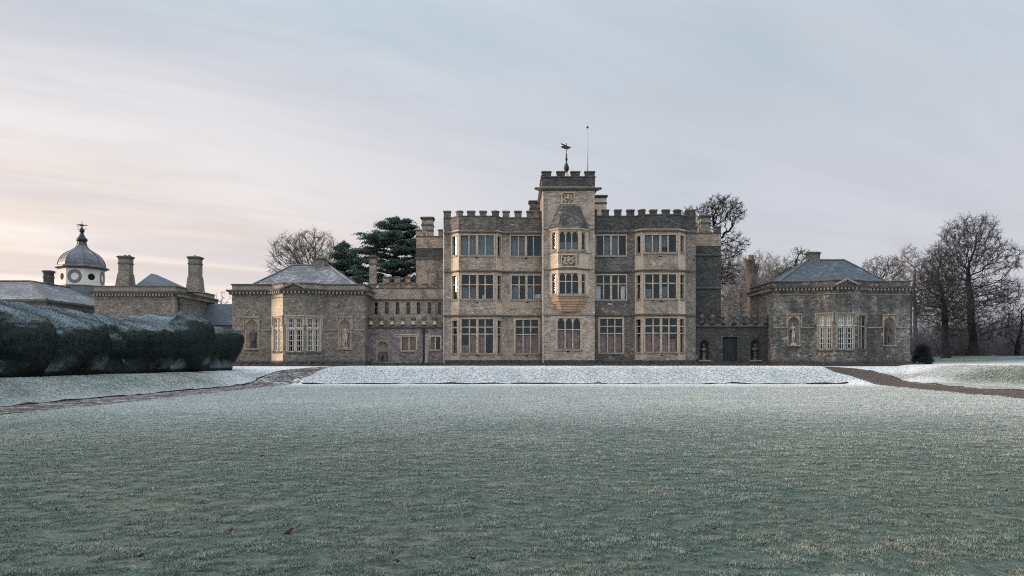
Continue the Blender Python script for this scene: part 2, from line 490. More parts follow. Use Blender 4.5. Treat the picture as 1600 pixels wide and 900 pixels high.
class MB:
    def __init__(s):
        s.v, s.f, s.mi, s.sm = [], [], [], []
        s.cur, s.smooth = 0, False

    def face(s, pts):
        i = len(s.v)
        s.v += [tuple(p) for p in pts]
        s.f.append(tuple(range(i, i + len(pts)))); s.mi.append(s.cur); s.sm.append(s.smooth)

    def hexa(s, p):
        """eight corners: bottom 0-3 counter-clockwise seen from above, top 4-7"""
        i = len(s.v)
        s.v += [tuple(q) for q in p]
        for q in ((0, 3, 2, 1), (4, 5, 6, 7), (0, 1, 5, 4), (1, 2, 6, 5), (2, 3, 7, 6), (3, 0, 4, 7)):
            s.f.append(tuple(i + k for k in q)); s.mi.append(s.cur); s.sm.append(s.smooth)

    def box(s, x0, x1, y0, y1, z0, z1):
        s.hexa([(x0, y0, z0), (x1, y0, z0), (x1, y1, z0), (x0, y1, z0), (x0, y0, z1), (x1, y0, z1), (x1, y1, z1), (x0, y1, z1)])

    def lbox(s, sg, u0, u1, z0, z1, d0, d1):
        """box on a wall segment: u along, d outwards"""
        a, b_, c, d = sg.at(u0, d1), sg.at(u1, d1), sg.at(u1, d0), sg.at(u0, d0)
        s.hexa([(*a, z0), (*b_, z0), (*c, z0), (*d, z0), (*a, z1), (*b_, z1), (*c, z1), (*d, z1)])

    def lbar(s, sg, p, q, w, d0, d1):
        """bar between two (u, z) points lying on a wall segment"""
        du, dz_ = q[0] - p[0], q[1] - p[1]
        L = math.hypot(du, dz_) or 1
        nu, nz = -dz_ / L * w / 2, du / L * w / 2
        c = [(p[0] + nu, p[1] + nz), (p[0] - nu, p[1] - nz), (q[0] - nu, q[1] - nz), (q[0] + nu, q[1] + nz)]
        s.hexa([(*sg.at(u, d0), z) for u, z in c] + [(*sg.at(u, d1), z) for u, z in c])

    def prism(s, poly, z0, z1, poly2=None):
        n = len(poly); i = len(s.v)
        poly2 = poly2 or poly
        s.v += [(x, y, z0) for x, y in poly] + [(x, y, z1) for x, y in poly2]
        fs = [tuple(i + k for k in range(n))[::-1], tuple(i + n + k for k in range(n))]
        fs += [(i + k, i + (k + 1) % n, i + n + (k + 1) % n, i + n + k) for k in range(n)]
        s.f += fs; s.mi += [s.cur] * len(fs); s.sm += [s.smooth] * len(fs)

    def lathe(s, c, prof, n=16, a0=0.0):
        """profile [(r, z)] about a vertical axis through c=(x, y)"""
        i = len(s.v)
        for r, z in prof:
            for k in range(n):
                a = a0 + 2 * math.pi * k / n
                s.v.append((c[0] + r * math.cos(a), c[1] + r * math.sin(a), z))
        for j in range(len(prof) - 1):
            for k in range(n):
                k2 = (k + 1) % n
                s.f.append((i + j * n + k, i + j * n + k2, i + (j + 1) * n + k2, i + (j + 1) * n + k)); s.mi.append(s.cur); s.sm.append(s.smooth)
        s.f.append(tuple(i + k for k in range(n))[::-1]); s.mi.append(s.cur); s.sm.append(False)
        s.f.append(tuple(i + (len(prof) - 1) * n + k for k in range(n))); s.mi.append(s.cur); s.sm.append(False)

    def tube(s, p, q, r0, r1, n=8):
        p, q = Vector(p), Vector(q)
        d = (q - p).normalized()
        a = d.orthogonal().normalized(); b_ = d.cross(a)
        i = len(s.v)
        for c, r in ((p, r0), (q, r1)):
            for k in range(n):
                t = 2 * math.pi * k / n
                s.v.append(tuple(c + a * (r * math.cos(t)) + b_ * (r * math.sin(t))))
        for k in range(n):
            s.f.append((i + k, i + (k + 1) % n, i + n + (k + 1) % n, i + n + k)); s.mi.append(s.cur); s.sm.append(s.smooth)
        s.f.append(tuple(i + k for k in range(n))[::-1]); s.mi.append(s.cur); s.sm.append(False)
        s.f.append(tuple(i + n + k for k in range(n))); s.mi.append(s.cur); s.sm.append(False)

    def ball(s, c, rx, ry, rz, n=12, m=8):
        i = len(s.v)
        for j in range(m + 1):
            t = math.pi * j / m
            for k in range(n):
                a = 2 * math.pi * k / n
                s.v.append((c[0] + rx * math.sin(t) * math.cos(a), c[1] + ry * math.sin(t) * math.sin(a), c[2] - rz * math.cos(t)))
        for j in range(m):
            for k in range(n):
                k2 = (k + 1) % n
                s.f.append((i + j * n + k, i + j * n + k2, i + (j + 1) * n + k2, i + (j + 1) * n + k)); s.mi.append(s.cur); s.sm.append(True)

    def sweep(s, poly, prof, closed=False):
        """closed profile [(d outwards, z)] along a plan polyline with mitred corners"""
        n = len(poly); m = len(prof)
        P = [Vector(p) for p in poly]
        nr = []
        segs = n if closed else n - 1
        for k in range(segs):
            t = (P[(k + 1) % n] - P[k]).normalized()
            nr.append(Vector((t.y, -t.x)))
        i = len(s.v)
        for k in range(n):
            if closed: a, b_ = nr[k - 1], nr[k]
            else: a, b_ = nr[max(k - 1, 0)], nr[min(k, segs - 1)]
            bis = a + b_
            bis = bis / max(0.35, bis.dot(a)) if bis.length > 1e-6 else a
            for d, z in prof:
                q = P[k] + bis * d
                s.v.append((q.x, q.y, z))
        for k in range(segs):
            k2 = (k + 1) % n
            for j in range(m):
                j2 = (j + 1) % m
                s.f.append((i + k * m + j, i + k * m + j2, i + k2 * m + j2, i + k2 * m + j)); s.mi.append(s.cur); s.sm.append(False)
        if not closed:
            s.f.append(tuple(i + j for j in range(m))[::-1]); s.mi.append(s.cur); s.sm.append(False)
            s.f.append(tuple(i + (n - 1) * m + j for j in range(m))); s.mi.append(s.cur); s.sm.append(False)

    def build(s, name, mats, parent=None, origin=None):
        o0 = ORG.get(parent.name, Vector((0, 0, 0))) if parent is not None else Vector(origin or (0, 0, 0))
        me = bpy.data.meshes.new(name)
        V = np.array(s.v, float)
        me.from_pydata([tuple(p) for p in V - np.array(o0)], [], s.f)
        me.polygons.foreach_set('material_index', s.mi)
        me.polygons.foreach_set('use_smooth', s.sm)
        uvl = me.uv_layers.new(name='UVMap')
        uvs = np.zeros((len(me.loops), 2))
        li = 0
        for f in s.f:
            p = V[list(f)]
            nrm = np.zeros(3)
            for k in range(len(f)):
                a, b_ = p[k], p[(k + 1) % len(f)]
                nrm += np.cross(a, b_)
            L = np.linalg.norm(nrm)
            nrm = nrm / L if L > 1e-12 else np.array([0, 0, 1.0])
            h = math.hypot(nrm[0], nrm[1])
            if h < 0.25:
                uvs[li:li + len(f), 0] = p[:, 0]; uvs[li:li + len(f), 1] = p[:, 1]
            else:
                tx, ty = -nrm[1] / h, nrm[0] / h
                uvs[li:li + len(f), 0] = p[:, 0] * tx + p[:, 1] * ty
                uvs[li:li + len(f), 1] = p[:, 2] / max(h, 0.25)
            li += len(f)
        uvl.data.foreach_set('uv', uvs.ravel())
        me.update()
        o = link(name, me, mats, parent)
        if parent is None: o.location = o0
        return o


class Seg:
    """a stretch of wall in plan from p to q; outward normal on the right-hand side"""
    def __init__(s, p, q):
        s.p, s.q = Vector(p), Vector(q)
        s.L = (s.q - s.p).length
        s.t = (s.q - s.p) / s.L
        s.n = Vector((s.t.y, -s.t.x))

    def at(s, u, d=0.0):
        v = s.p + s.t * u + s.n * d
        return (v.x, v.y)

    def u(s, px):
        k = (px - HX) / F
        return (k * s.p.y - s.p.x) / (s.t.x - k * s.t.y)

    def z(s, py, u):
        return PZ(py, s.p.y + s.t.y * u)


def poly(*pts): return [(PX(px, Y), Y) for px, Y in pts]


class Wall:
    def __init__(s, sg, z0, z1, mat, parent, name='wall', reveal=0.24):
        s.sg, s.z0, s.z1, s.mat, s.par, s.name, s.rev = sg, z0, z1, mat, parent, name, reveal
        s.holes = []

    def rect(s, px0, px1, py0, py1):
        u0, u1 = s.sg.u(px0), s.sg.u(px1)
        um = (u0 + u1) / 2
        return u0, u1, s.sg.z(py1, um), s.sg.z(py0, um)

    def build(s):
        us = sorted({0.0, s.sg.L, *[h[0] for h in s.holes], *[h[1] for h in s.holes]})
        zs = sorted({s.z0, s.z1, *[h[2] for h in s.holes], *[h[3] for h in s.holes]})
        m = MB(); g = s.sg
        for a, b_ in zip(us, us[1:]):
            for c, d in zip(zs, zs[1:]):
                um, zm = (a + b_) / 2, (c + d) / 2
                if any(h[0] < um < h[1] and h[2] < zm < h[3] for h in s.holes): continue
                m.face([(*g.at(a), c), (*g.at(b_), c), (*g.at(b_), d), (*g.at(a), d)])
        r = -s.rev
        for a, b_, c, d in s.holes:
            m.face([(*g.at(a), c), (*g.at(a), d), (*g.at(a, r), d), (*g.at(a, r), c)])
            m.face([(*g.at(b_), d), (*g.at(b_), c), (*g.at(b_, r), c), (*g.at(b_, r), d)])
            m.face([(*g.at(b_), c), (*g.at(a), c), (*g.at(a, r), c), (*g.at(b_, r), c)])
            m.face([(*g.at(a), d), (*g.at(b_), d), (*g.at(b_, r), d), (*g.at(a, r), d)])
        return m.build(s.name, s.mat, s.par)

    # ---- a mullioned window set in the wall
    def window(s, px0, px1, py0, py1, lights=1, trans=(), arched=False, frame='dressed_stone', sur=0.17, sill='grey_dressed',
               king=False, backing=(), lead=False, room=0.9, hood=False, light_name='window', sides=True, bar=0.105):
        g = s.sg
        u0, u1, z0, z1 = s.rect(px0, px1, py0, py1)
        s.holes.append((u0, u1, z0, z1))
        um = (u0 + u1) / 2
        m = MB(); e = 0.012
        # dressed surround, a little proud of the wall
        if sides:
            m.lbox(g, u0 - sur, u0 + e, z0 - 0.03, z1 - e, -0.10, 0.022)
            m.lbox(g, u1 - e, u1 + sur, z0 - 0.03, z1 - e, -0.10, 0.022)
        m.lbox(g, u0 - (sur if sides else 0.02), u1 + (sur if sides else 0.02), z1 - e * 0.9, z1 + sur, -0.10, 0.026)
        # mullions and transoms
        ws = (u1 - u0 - e * 2) / lights
        ed = []
        for k in range(1, lights):
            uc = u0 + e + ws * k
            w = bar * (1.9 if king and k == lights // 2 else 1.0)
            m.lbox(g, uc - w / 2, uc + w / 2, z0 - 0.01, z1 - e * 0.5, -0.21, -0.045 if not (king and k == lights // 2) else -0.01)
        zt = [s.sg.z(t, um) for t in trans]
        for z in zt:
            m.lbox(g, u0 + e * 0.5, u1 - e * 0.5, z - bar * 0.42, z + bar * 0.42, -0.20, -0.055)
        top_z = z1 - e
        if arched:
            for k in range(lights):
                a, b_ = u0 + e + ws * k + (bar / 2 if k else 0), u0 + e + ws * (k + 1) - (bar / 2 if k < lights - 1 else 0)
                rise = (b_ - a) * 0.62
                for side in (0, 1):
                    prev = None
                    for j in range(7):
                        t = j / 6
                        uu = a + (b_ - a) / 2 * t
                        zz = top_z - rise + rise * math.sin(t * math.pi / 2) ** 0.8
                        if side: uu = a + b_ - uu
                        if prev:
                            p_, q_ = sorted([(prev[0], prev[1]), (uu, zz)])
                            fr = [(*g.at(p_[0], -0.06), p_[1]), (*g.at(q_[0], -0.06), q_[1]), (*g.at(q_[0], -0.19), q_[1]), (*g.at(p_[0], -0.19), p_[1]),
                                  (*g.at(p_[0], -0.06), top_z + 0.004), (*g.at(q_[0], -0.06), top_z + 0.004), (*g.at(q_[0], -0.19), top_z + 0.004), (*g.at(p_[0], -0.19), top_z + 0.004)]
                            m.hexa(fr)
                        prev = (uu, zz)
        if hood:
            dr = hood
            m.lbox(g, u0 - sur - 0.10, u1 + sur + 0.10, z1 + sur + 0.003, z1 + sur + 0.10, -0.05, 0.11)
            m.lbox(g, u0 - sur - 0.10, u0 - sur + 0.0, z1 + sur - dr, z1 + sur + 0.002, -0.05, 0.10)
            m.lbox(g, u1 + sur, u1 + sur + 0.10, z1 + sur - dr, z1 + sur + 0.002, -0.05, 0.10)
        w = m.build(light_name, frame, s.par)
        # pane
        m = MB(); m.lbox(g, u0 + 0.004, u1 - 0.004, z0 + 0.004, z1 - 0.004, -0.175, -0.165)
        m.build('pane', 'old_glass', w)
        # the room behind
        m = MB(); r0, r1 = -s.rev + 0.005, -s.rev - room
        A = [g.at(u0, r0), g.at(u1, r0), g.at(u1, r1), g.at(u0, r1)]
        for k in ((3, 2), (0, 3), (2, 1)):
            m.face([(*A[k[0]], z0), (*A[k[1]], z0), (*A[k[1]], z1), (*A[k[0]], z1)])
        m.face([(*p, z0) for p in A]); m.face([(*p, z1) for p in A])
        m.build('reveal', 'room_dark', w)
        # glazing bars
        if lead:
            m = MB()
            cuts = [z1 - e] + [z for z in zt] + [z0]
            for k in range(lights):
                a, b_ = u0 + e + ws * k + (bar / 2 if k else 0), u0 + e + ws * (k + 1) - (bar / 2 if k < lights - 1 else 0)
                for ci in range(len(cuts) - 1):
                    hi = cuts[ci] - (bar * 0.42 if ci else 0); lo = cuts[ci + 1] + (bar * 0.42 if ci < len(cuts) - 2 else 0)
                    q = 0.045
                    m.lbox(g, a, a + q, lo, hi, -0.165, -0.115); m.lbox(g, b_ - q, b_, lo, hi, -0.165, -0.115)
                    m.lbox(g, a + q, b_ - q, hi - q, hi, -0.165, -0.115); m.lbox(g, a + q, b_ - q, lo, lo + q, -0.165, -0.115)
                    rows = 2 if ci == 0 else 4
                    aw = b_ - a - 2 * q; rh = (hi - lo - 2 * q) / rows
                    for r_ in range(rows):
                        zb = lo + q + rh * r_
                        for fr_ in (0.27, 0.73):
                            uu = a + q + aw * fr_; uc = a + q + aw * (0.40 if fr_ < 0.5 else 0.60)
                            m.lbar(g, (uu, zb + rh * 0.2), (uu, zb + rh * 0.8), 0.026, -0.162, -0.13)
                            m.lbar(g, (uu, zb + rh * 0.8), (uc, zb + rh), 0.026, -0.160, -0.132)
                            m.lbar(g, (uu, zb + rh * 0.2), (uc, zb), 0.026, -0.160, -0.132)
                        if r_:
                            m.lbar(g, (a + q, zb), (a + q + aw * 0.40, zb), 0.024, -0.158, -0.134)
                            m.lbar(g, (a + q + aw * 0.60, zb), (b_ - q, zb), 0.024, -0.158, -0.134)
            m.build('glazing_bar', 'white_paint', w)
        # blinds, curtains and shutters seen through the glass: (kind, u from, u to, z from, z to) as fractions
        for kind, fa, fb, ga, gb in backing:
            m = MB()
            a, b_ = u0 + (u1 - u0) * fa, u0 + (u1 - u0) * fb
            c, d = z0 + (z1 - z0) * ga + 0.01, z0 + (z1 - z0) * gb - 0.01
            if 'shutter' in kind:
                nb = max(2, int((b_ - a) / 0.16))
                for k in range(nb):
                    q = rnd.uniform(0, 0.05); zz = d - rnd.uniform(0, 0.05)
                    m.lbox(g, a + (b_ - a) * k / nb + 0.008, a + (b_ - a) * (k + 1) / nb - 0.008, c, zz, -0.32 - q, -0.27 - q)
                m.build('shutter', kind, w)
            else:
                n = max(3, int((b_ - a) / 0.09))
                for k in range(n):
                    q = 0.015 * math.sin(k * 2.1) + 0.01 * math.sin(k * 0.7)
                    p0, p1 = a + (b_ - a) * k / n, a + (b_ - a) * (k + 1) / n
                    m.lbox(g, p0, p1, c + rnd.uniform(0, 0.02), d, -0.30 + q, -0.27 + q)
                m.build('blind', kind, w)
        if sill:
            m = MB(); m.lbox(g, u0 - sur * (1 if sides else 0.1), u1 + sur * (1 if sides else 0.1), z0 - 0.15, z0 + 0.012, -0.2, 0.075)
            m.build('sill', sill, w)
        return u0, u1, z0, z1

    # ---- a round-headed niche; returns the floor point for what stands in it
    def niche(s, px0, px1, py0, py1, depth=0.5, mat='dressed_stone', ogee=True, hood=False, hood_mat='grey_dressed', back='dressed_stone', head_warm=None):
        g = s.sg
        u0, u1, z0, z1 = s.rect(px0, px1, py0, py1)
        s.holes.append((u0, u1, z0, z1))
        b = 0.07
        a, c = u0 + b, u1 - b
        um = (a + c) / 2; hw = (c - a) / 2
        zs = z1 - hw * 0.95 - 0.16
        m = MB()
        N = 14
        arc = [(um - hw * math.cos(math.pi * k / N), zs + hw * 0.95 * math.sin(math.pi * k / N)) for k in range(N + 1)]
        if ogee:
            k = N // 2
            arc[k] = (arc[k][0], arc[k][1] + 0.13)
        d0 = -0.03
        for k in range(N):
            (ua, za), (ub, zb) = arc[k], arc[k + 1]
            m.face([(*g.at(ua, d0), za), (*g.at(ub, d0), zb), (*g.at(ub, d0), z1), (*g.at(ua, d0), z1)])
            m.face([(*g.at(ua, d0), za), (*g.at(ua, d0 - 0.05), za), (*g.at(ub, d0 - 0.05), zb), (*g.at(ub, d0), zb)])
        m.face([(*g.at(u0, d0), z0), (*g.at(a, d0), z0), (*g.at(a, d0), z1), (*g.at(u0, d0), z1)])
        m.face([(*g.at(c, d0), z0), (*g.at(u1, d0), z0), (*g.at(u1, d0), z1), (*g.at(c, d0), z1)])
        if hood:
            m.cur = 1
            h = 0.13
            m.lbox(g, u0 - h, u1 + h, z1 + 0.02, z1 + 0.14, -0.05, 0.13)
            m.lbox(g, u0 - h, u0 - h + 0.11, hood, z1 + 0.018, -0.05, 0.10)
            m.lbox(g, u1 + h - 0.11, u1 + h, hood, z1 + 0.018, -0.05, 0.10)
            m.cur = 0
        nn = m.build('niche', [mat, hood_mat], s.par)
        m = MB(); m.smooth = True
        M = 8
        col = [(um - hw * math.cos(math.pi * k / N), d0 - 0.04 - depth * math.sin(math.pi * k / N)) for k in range(N + 1)]
        for k in range(N):
            (ua, da), (ub, db) = col[k], col[k + 1]
            m.face([(*g.at(ua, da), z0), (*g.at(ub, db), z0), (*g.at(ub, db), zs), (*g.at(ua, da), zs)])
            for j in range(M):
                q = []
                for (uu, dd), t in ((col[k], j), (col[k + 1], j), (col[k + 1], j + 1), (col[k], j + 1)):
                    an = math.pi / 2 * t / M
                    q.append((*g.at(um + (uu - um) * math.cos(an), d0 - 0.04 + (dd - d0 + 0.04) * math.cos(an)), zs + hw * (0.97 + (0.12 if ogee else 0)) * math.sin(an)))
                m.face(q)
        m.smooth = False
        m.face([(*g.at(u, d), z0) for u, d in col])
        m.build('recess', back, nn)
        m = MB(); m.lbox(g, u0 - 0.06, u1 + 0.06, z0 - 0.12, z0 + 0.006, -0.04, 0.09)
        m.build('ledge', 'grey_dressed', nn)
        fx, fy = g.at(um, d0 - 0.04 - depth * 0.42)
        return Vector((fx, fy, z0 + 0.008)), nn


def band(poly_, z, h, proj, name, mat, parent, drip=0.02):
    m = MB()
    m.sweep(poly_, [(-0.05, z), (proj - drip, z), (proj, z + h * 0.35), (proj, z + h * 0.6), (0.0, z + h), (-0.05, z + h)])
    return m.build(name, mat, parent)


def merlon(sg, u0, u1, z0, z1, parent, mats=('grey_rubble', 'dark_stone'), th=0.34, cop=0.16, name='merlon'):
    m = MB()
    m.lbox(sg, u0, u1, z0 - 0.02, z1 - cop, -th, 0.0)
    m.cur = 1
    m.lbox(sg, u0 - 0.05, u1 + 0.05, z1 - cop + 0.002, z1 - cop * 0.45, -th - 0.05, 0.055)
    a, b_ = sg.at(0, -th / 2), None
    # saddle-back coping
    pts = [sg.at(u0 - 0.04, 0.04), sg.at(u1 + 0.04, 0.04), sg.at(u1 + 0.04, -th - 0.04), sg.at(u0 - 0.04, -th - 0.04)]
    top = [sg.at(u0 + 0.02, -th * 0.35), sg.at(u1 - 0.02, -th * 0.35), sg.at(u1 - 0.02, -th * 0.65), sg.at(u0 + 0.02, -th * 0.65)]
    m.hexa([(*p, z1 - cop * 0.45 + 0.002) for p in pts] + [(*p, z1) for p in top])
    return m.build(name, list(mats), parent)


def chimney(parent, px0, px1, py0, py1, Y, depth, mat='rubble_stone', capm='dark_stone', name='chimney', neck=True):
    x0, x1 = PX(px0, Y), PX(px1, Y)
    z0, z1 = PZ(py1, Y), PZ(py0, Y)
    m = MB()
    i = 0.07 if neck else 0.0
    m.box(x0 + i, x1 - i, Y + i, Y + depth - i, z0, z1 - 0.28)
    o = m.build(name, mat, parent)
    zc_ = z1 - 0.28
    m = MB(); m.box(x0 + 0.02, x1 - 0.02, Y + 0.02, Y + depth - 0.02, zc_ - 0.55, zc_ - 0.42); m.build('neck_band', capm, o)
    m = MB()
    m.box(x0 + 0.01, x1 - 0.01, Y + 0.01, Y + depth - 0.01, zc_ + 0.002, zc_ + 0.12)
    m.box(x0 - 0.06, x1 + 0.06, Y - 0.06, Y + depth + 0.06, zc_ + 0.124, zc_ + 0.22)
    m.hexa([(x0 - 0.02, Y - 0.02, zc_ + 0.224), (x1 + 0.02, Y - 0.02, zc_ + 0.224), (x1 + 0.02, Y + depth + 0.02, zc_ + 0.224), (x0 - 0.02, Y + depth + 0.02, zc_ + 0.224),
            (x0 + 0.1, Y + 0.1, z1), (x1 - 0.1, Y + 0.1, z1), (x1 - 0.1, Y + depth - 0.1, z1), (x0 + 0.1, Y + depth - 0.1, z1)])
    m.build('cap', capm, o)
    return o


# ------------------------------------------------------------------ mesh from arrays
def mesh_np(name, V, faces, k, smooth=False, uv=None, attr=None):
    """V (n,3); faces (m,k) index array"""
    me = bpy.data.meshes.new(name)
    V = np.ascontiguousarray(V, np.float32); faces = np.ascontiguousarray(faces, np.int32)
    me.vertices.add(len(V)); me.vertices.foreach_set('co', V.ravel())
    me.loops.add(faces.size); me.loops.foreach_set('vertex_index', faces.ravel())
    me.polygons.add(len(faces))
    me.polygons.foreach_set('loop_start', np.arange(0, faces.size, k, dtype=np.int32))
    me.polygons.foreach_set('loop_total', np.full(len(faces), k, np.int32))
    me.polygons.foreach_set('use_smooth', np.full(len(faces), smooth))
    if uv is not None:
        l = me.uv_layers.new(name='UVMap'); l.data.foreach_set('uv', np.ascontiguousarray(uv, np.float32).ravel())
    if attr is not None:
        a = me.attributes.new('frost', 'FLOAT', 'POINT'); a.data.foreach_set('value', np.ascontiguousarray(attr, np.float32))
    me.update(calc_edges=True)
    return me


# ================================================================== GROUND
GZ = 1.25


def sstep(a, b, x):
    t = np.clip((x - a) / (b - a), 0, 1)
    return t * t * (3 - 2 * t)


def bankp(t):
    t = np.clip(t, 0, 1)
    return np.where(t < 0.85, t * 1.0 + 0.06 * np.sin(t * math.pi), 1) if False else np.sin(np.clip(t, 0, 1) * math.pi / 2) ** 1.15


def xr_in(y):      # inner edge of the right-hand path
    return np.clip(22.0 + (y - 31.7) * 0.17, 20.5, 25.0)


def height(x, y):
    x = np.asarray(x, float); y = np.asarray(y, float)
    zb = 1.24 * bankp((y - 52.8 - 0.15 * np.sin(x * 0.7) - 0.1 * np.sin(x * 1.9 + 1)) / 3.6)
    zr = 1.22 * sstep(49.0, 60.5, y)
    wob = 0.25 * np.sin(x * 0.9) * 0.3 + 0.25 * np.sin(y * 2.3)
    ml = 1 - sstep(-15.6 + 0.9 * (y - 53) / 3, -14.4 + 0.9 * (y - 53) / 3, x + wob)
    mr = sstep(23.9 - 0.5 * (y - 53) / 3, 25.0 - 0.5 * (y - 53) / 3, x + wob)
    m = np.clip(ml + mr, 0, 1)
    z = zb * (1 - m) + zr * m
    zl = 0.93 * bankp((-17.9 - x) / 3.4)
    xr = xr_in(y)
    zrt = 0.28 * sstep(0.2, 2.6, x - xr) + 1.08 * bankp((x - xr - 3.0) / 5.0)
    z = np.maximum(z, zl); z = np.maximum(z, zrt)
    far = sstep(66, 90, y)
    z = z + 0.18 * far
    z = z + 0.75 * sstep(36, 52, x) * sstep(64, 78, y) * (1 - sstep(110, 160, y))
    return z


def frost_amt(x, y, z):
    f = 0.12 + 0.46 * sstep(7, 30, y) + 0.55 * sstep(45, 51.5, y) * (1 - sstep(24, 40, np.abs(x - 4.9)))
    bank = sstep(52.5, 53.3, y) * (1 - sstep(23.5, 25.5, np.abs(x - 4.9)))
    f = f - 0.26 * bank * (1 - sstep(55.0, 56.0, y)) - 0.05 * bank
    f = f + 0.50 * sstep(55.6, 56.8, y) * (1 - sstep(66, 72, y))
    f = f - 0.08 * sstep(27, 33, x) * (1 - sstep(50, 55, y))
    f = f - 0.20 * (1 - sstep(-19.0, -17.8, x)) * sstep(15, 20, y) * (1 - sstep(55, 58, y))
    rb = x - xr_in(y)
    f = f - 0.50 * sstep(3.0, 4.5, rb) * (1 - 0.5 * sstep(8.0, 10.0, rb)) * sstep(15, 20, y) * (1 - sstep(53, 56, y))
    f = f - 0.35 * sstep(66, 74, y)
    return f


def geo(a, b, n): return list(np.sign(a) * np.geomspace(abs(a), abs(b), n))


xs = np.array(sorted(set([round(v, 3) for v in geo(-75, -2500, 14) + list(np.arange(-74, -26, 2.0)) + list(np.arange(-26, 36, 0.35)) + list(np.arange(36, 76, 2.0)) + geo(76, 2500, 14)])))
ys = np.array(sorted(set([round(v, 3) for v in geo(-30, -600, 7) + list(np.arange(-28, 4, 4.0)) + list(np.arange(4, 48, 0.7)) + list(np.arange(48, 62, 0.25)) + list(np.arange(62, 130, 2.0)) + geo(130, 3500, 16)])))
GX, GY = np.meshgrid(xs, ys)
GH = height(GX, GY)
_und = (fbm(np.stack([GX.ravel() * 0.5, GY.ravel() * 0.5, GX.ravel() * 0], 1), 2, 3).reshape(GX.shape) - 0.5)
GH = GH + 0.05 * _und * (np.abs(GX) < 200) * (GY < 56.5) + 0.0
GF = frost_amt(GX, GY, GH)


def ground(x, y):
    """height of the ground sheet itself"""
    x = np.atleast_1d(np.asarray(x, float)); y = np.atleast_1d(np.asarray(y, float))
    i = np.clip(np.searchsorted(xs, x) - 1, 0, len(xs) - 2); j = np.clip(np.searchsorted(ys, y) - 1, 0, len(ys) - 2)
    fx = (x - xs[i]) / (xs[i + 1] - xs[i]); fy = (y - ys[j]) / (ys[j + 1] - ys[j])
    return (GH[j, i] * (1 - fx) + GH[j, i + 1] * fx) * (1 - fy) + (GH[j + 1, i] * (1 - fx) + GH[j + 1, i + 1] * fx) * fy


def g1(x, y): return float(ground(x, y)[0])


nx, ny = len(xs), len(ys)
idx = np.arange(nx * ny).reshape(ny, nx)
quads = np.stack([idx[:-1, :-1], idx[:-1, 1:], idx[1:, 1:], idx[1:, :-1]], -1).reshape(-1, 4)
cx = (GX[:-1, :-1] + GX[1:, 1:]).ravel() / 2; cy = (GY[:-1, :-1] + GY[1:, 1:]).ravel() / 2
inlawn = (cx > -17.9) & (cx < xr_in(cy)) & (cy < 52.8) & (cy > -25)
inbank = (~inlawn) & (cy > 25) & (cy < 57.0) & (cx > -21.5) & (cx < 33)
VV = np.stack([GX.ravel(), GY.ravel(), GH.ravel()], 1)
for nm, sel in (('lawn', inlawn), ('grass_bank', inbank), ('parkland', ~(inlawn | inbank))):
    q = quads[sel]
    used, invx = np.unique(q, return_inverse=True)
    me = mesh_np(nm, VV[used], invx.reshape(-1, 4), 4, True, attr=GF.ravel()[used])
    tag(link(nm, me, 'frosted_grass'), kind='structure')


RIB = []


def ribbon(name, centre, width, mat, off=0.02, frost=0.0, step=0.4, cross=7):
    """strip laid on the ground along a plan polyline; width a number or one per point"""
    P = np.array(centre, float)
    Wd = np.array(width if isinstance(width, (list, tuple)) else [width] * len(P), float)
    d = np.r_[0, np.cumsum(np.linalg.norm(np.diff(P, axis=0), axis=1))]
    s_ = np.linspace(0, d[-1], max(2, int(d[-1] / step)))
    X = np.interp(s_, d, P[:, 0]); Y = np.interp(s_, d, P[:, 1]); Wv = np.interp(s_, d, Wd)
    k = np.ones(9) / 9
    def smo(a): return np.convolve(np.pad(a, 4, mode='edge'), k, 'valid')
    X, Y, Wv = smo(X), smo(Y), smo(Wv)
    tx, ty = np.gradient(X), np.gradient(Y); L = np.hypot(tx, ty); nx_, ny_ = -ty / L, tx / L
    w = np.linspace(-0.5, 0.5, cross)
    jit = 1 + 0.30 * (fbm(np.stack([X * 1.6, Y * 1.6, X * 0], 1), 3, 9) - 0.5)
    VX = X[:, None] + nx_[:, None] * w * (Wv * jit)[:, None]; VY = Y[:, None] + ny_[:, None] * w * (Wv * jit)[:, None]
    VZ = ground(VX.ravel(), VY.ravel()) + off
    n = len(s_)
    ii = np.arange(n * cross).reshape(n, cross)
    RIB.append((list(zip(VX[:, 0], VY[:, 0])), list(zip(VX[:, -1], VY[:, -1]))))
    q = np.stack([ii[:-1, :-1], ii[:-1, 1:], ii[1:, 1:], ii[1:, :-1]], -1).reshape(-1, 4)
    me = mesh_np(name, np.stack([VX.ravel(), VY.ravel(), VZ], 1), q, 4, True, attr=np.full(n * cross, frost))
    return tag(link(name, me, mat), kind='structure')


ribbon('gravel_path', [(-16.5, 8), (-16.5, 40), (-16.6, 49), (-16.8, 52.5), (-16.5, 55), (-15.6, 57), (-13.5, 58.8), (-10, 59.6), (2, 59.8), (4.9, 59.8)], [2.5, 2.5, 2.5, 2.8, 3.3, 3.0, 2.2, 1.6, 1.4, 1.4], 'frosty_gravel', frost=0.10)
ribbon('gravel_path', [(22.4, 22), (22.9, 30), (23.6, 38), (25.0, 46), (26.1, 51), (26.4, 54), (26.0, 56.5), (24.6, 58.4), (21, 59.5), (12, 59.9), (6.5, 59.8)], [1.9, 1.9, 1.9, 2.0, 2.2, 2.8, 3.2, 2.4, 1.6, 1.4, 1.4], 'frosty_gravel', frost=-0.13)


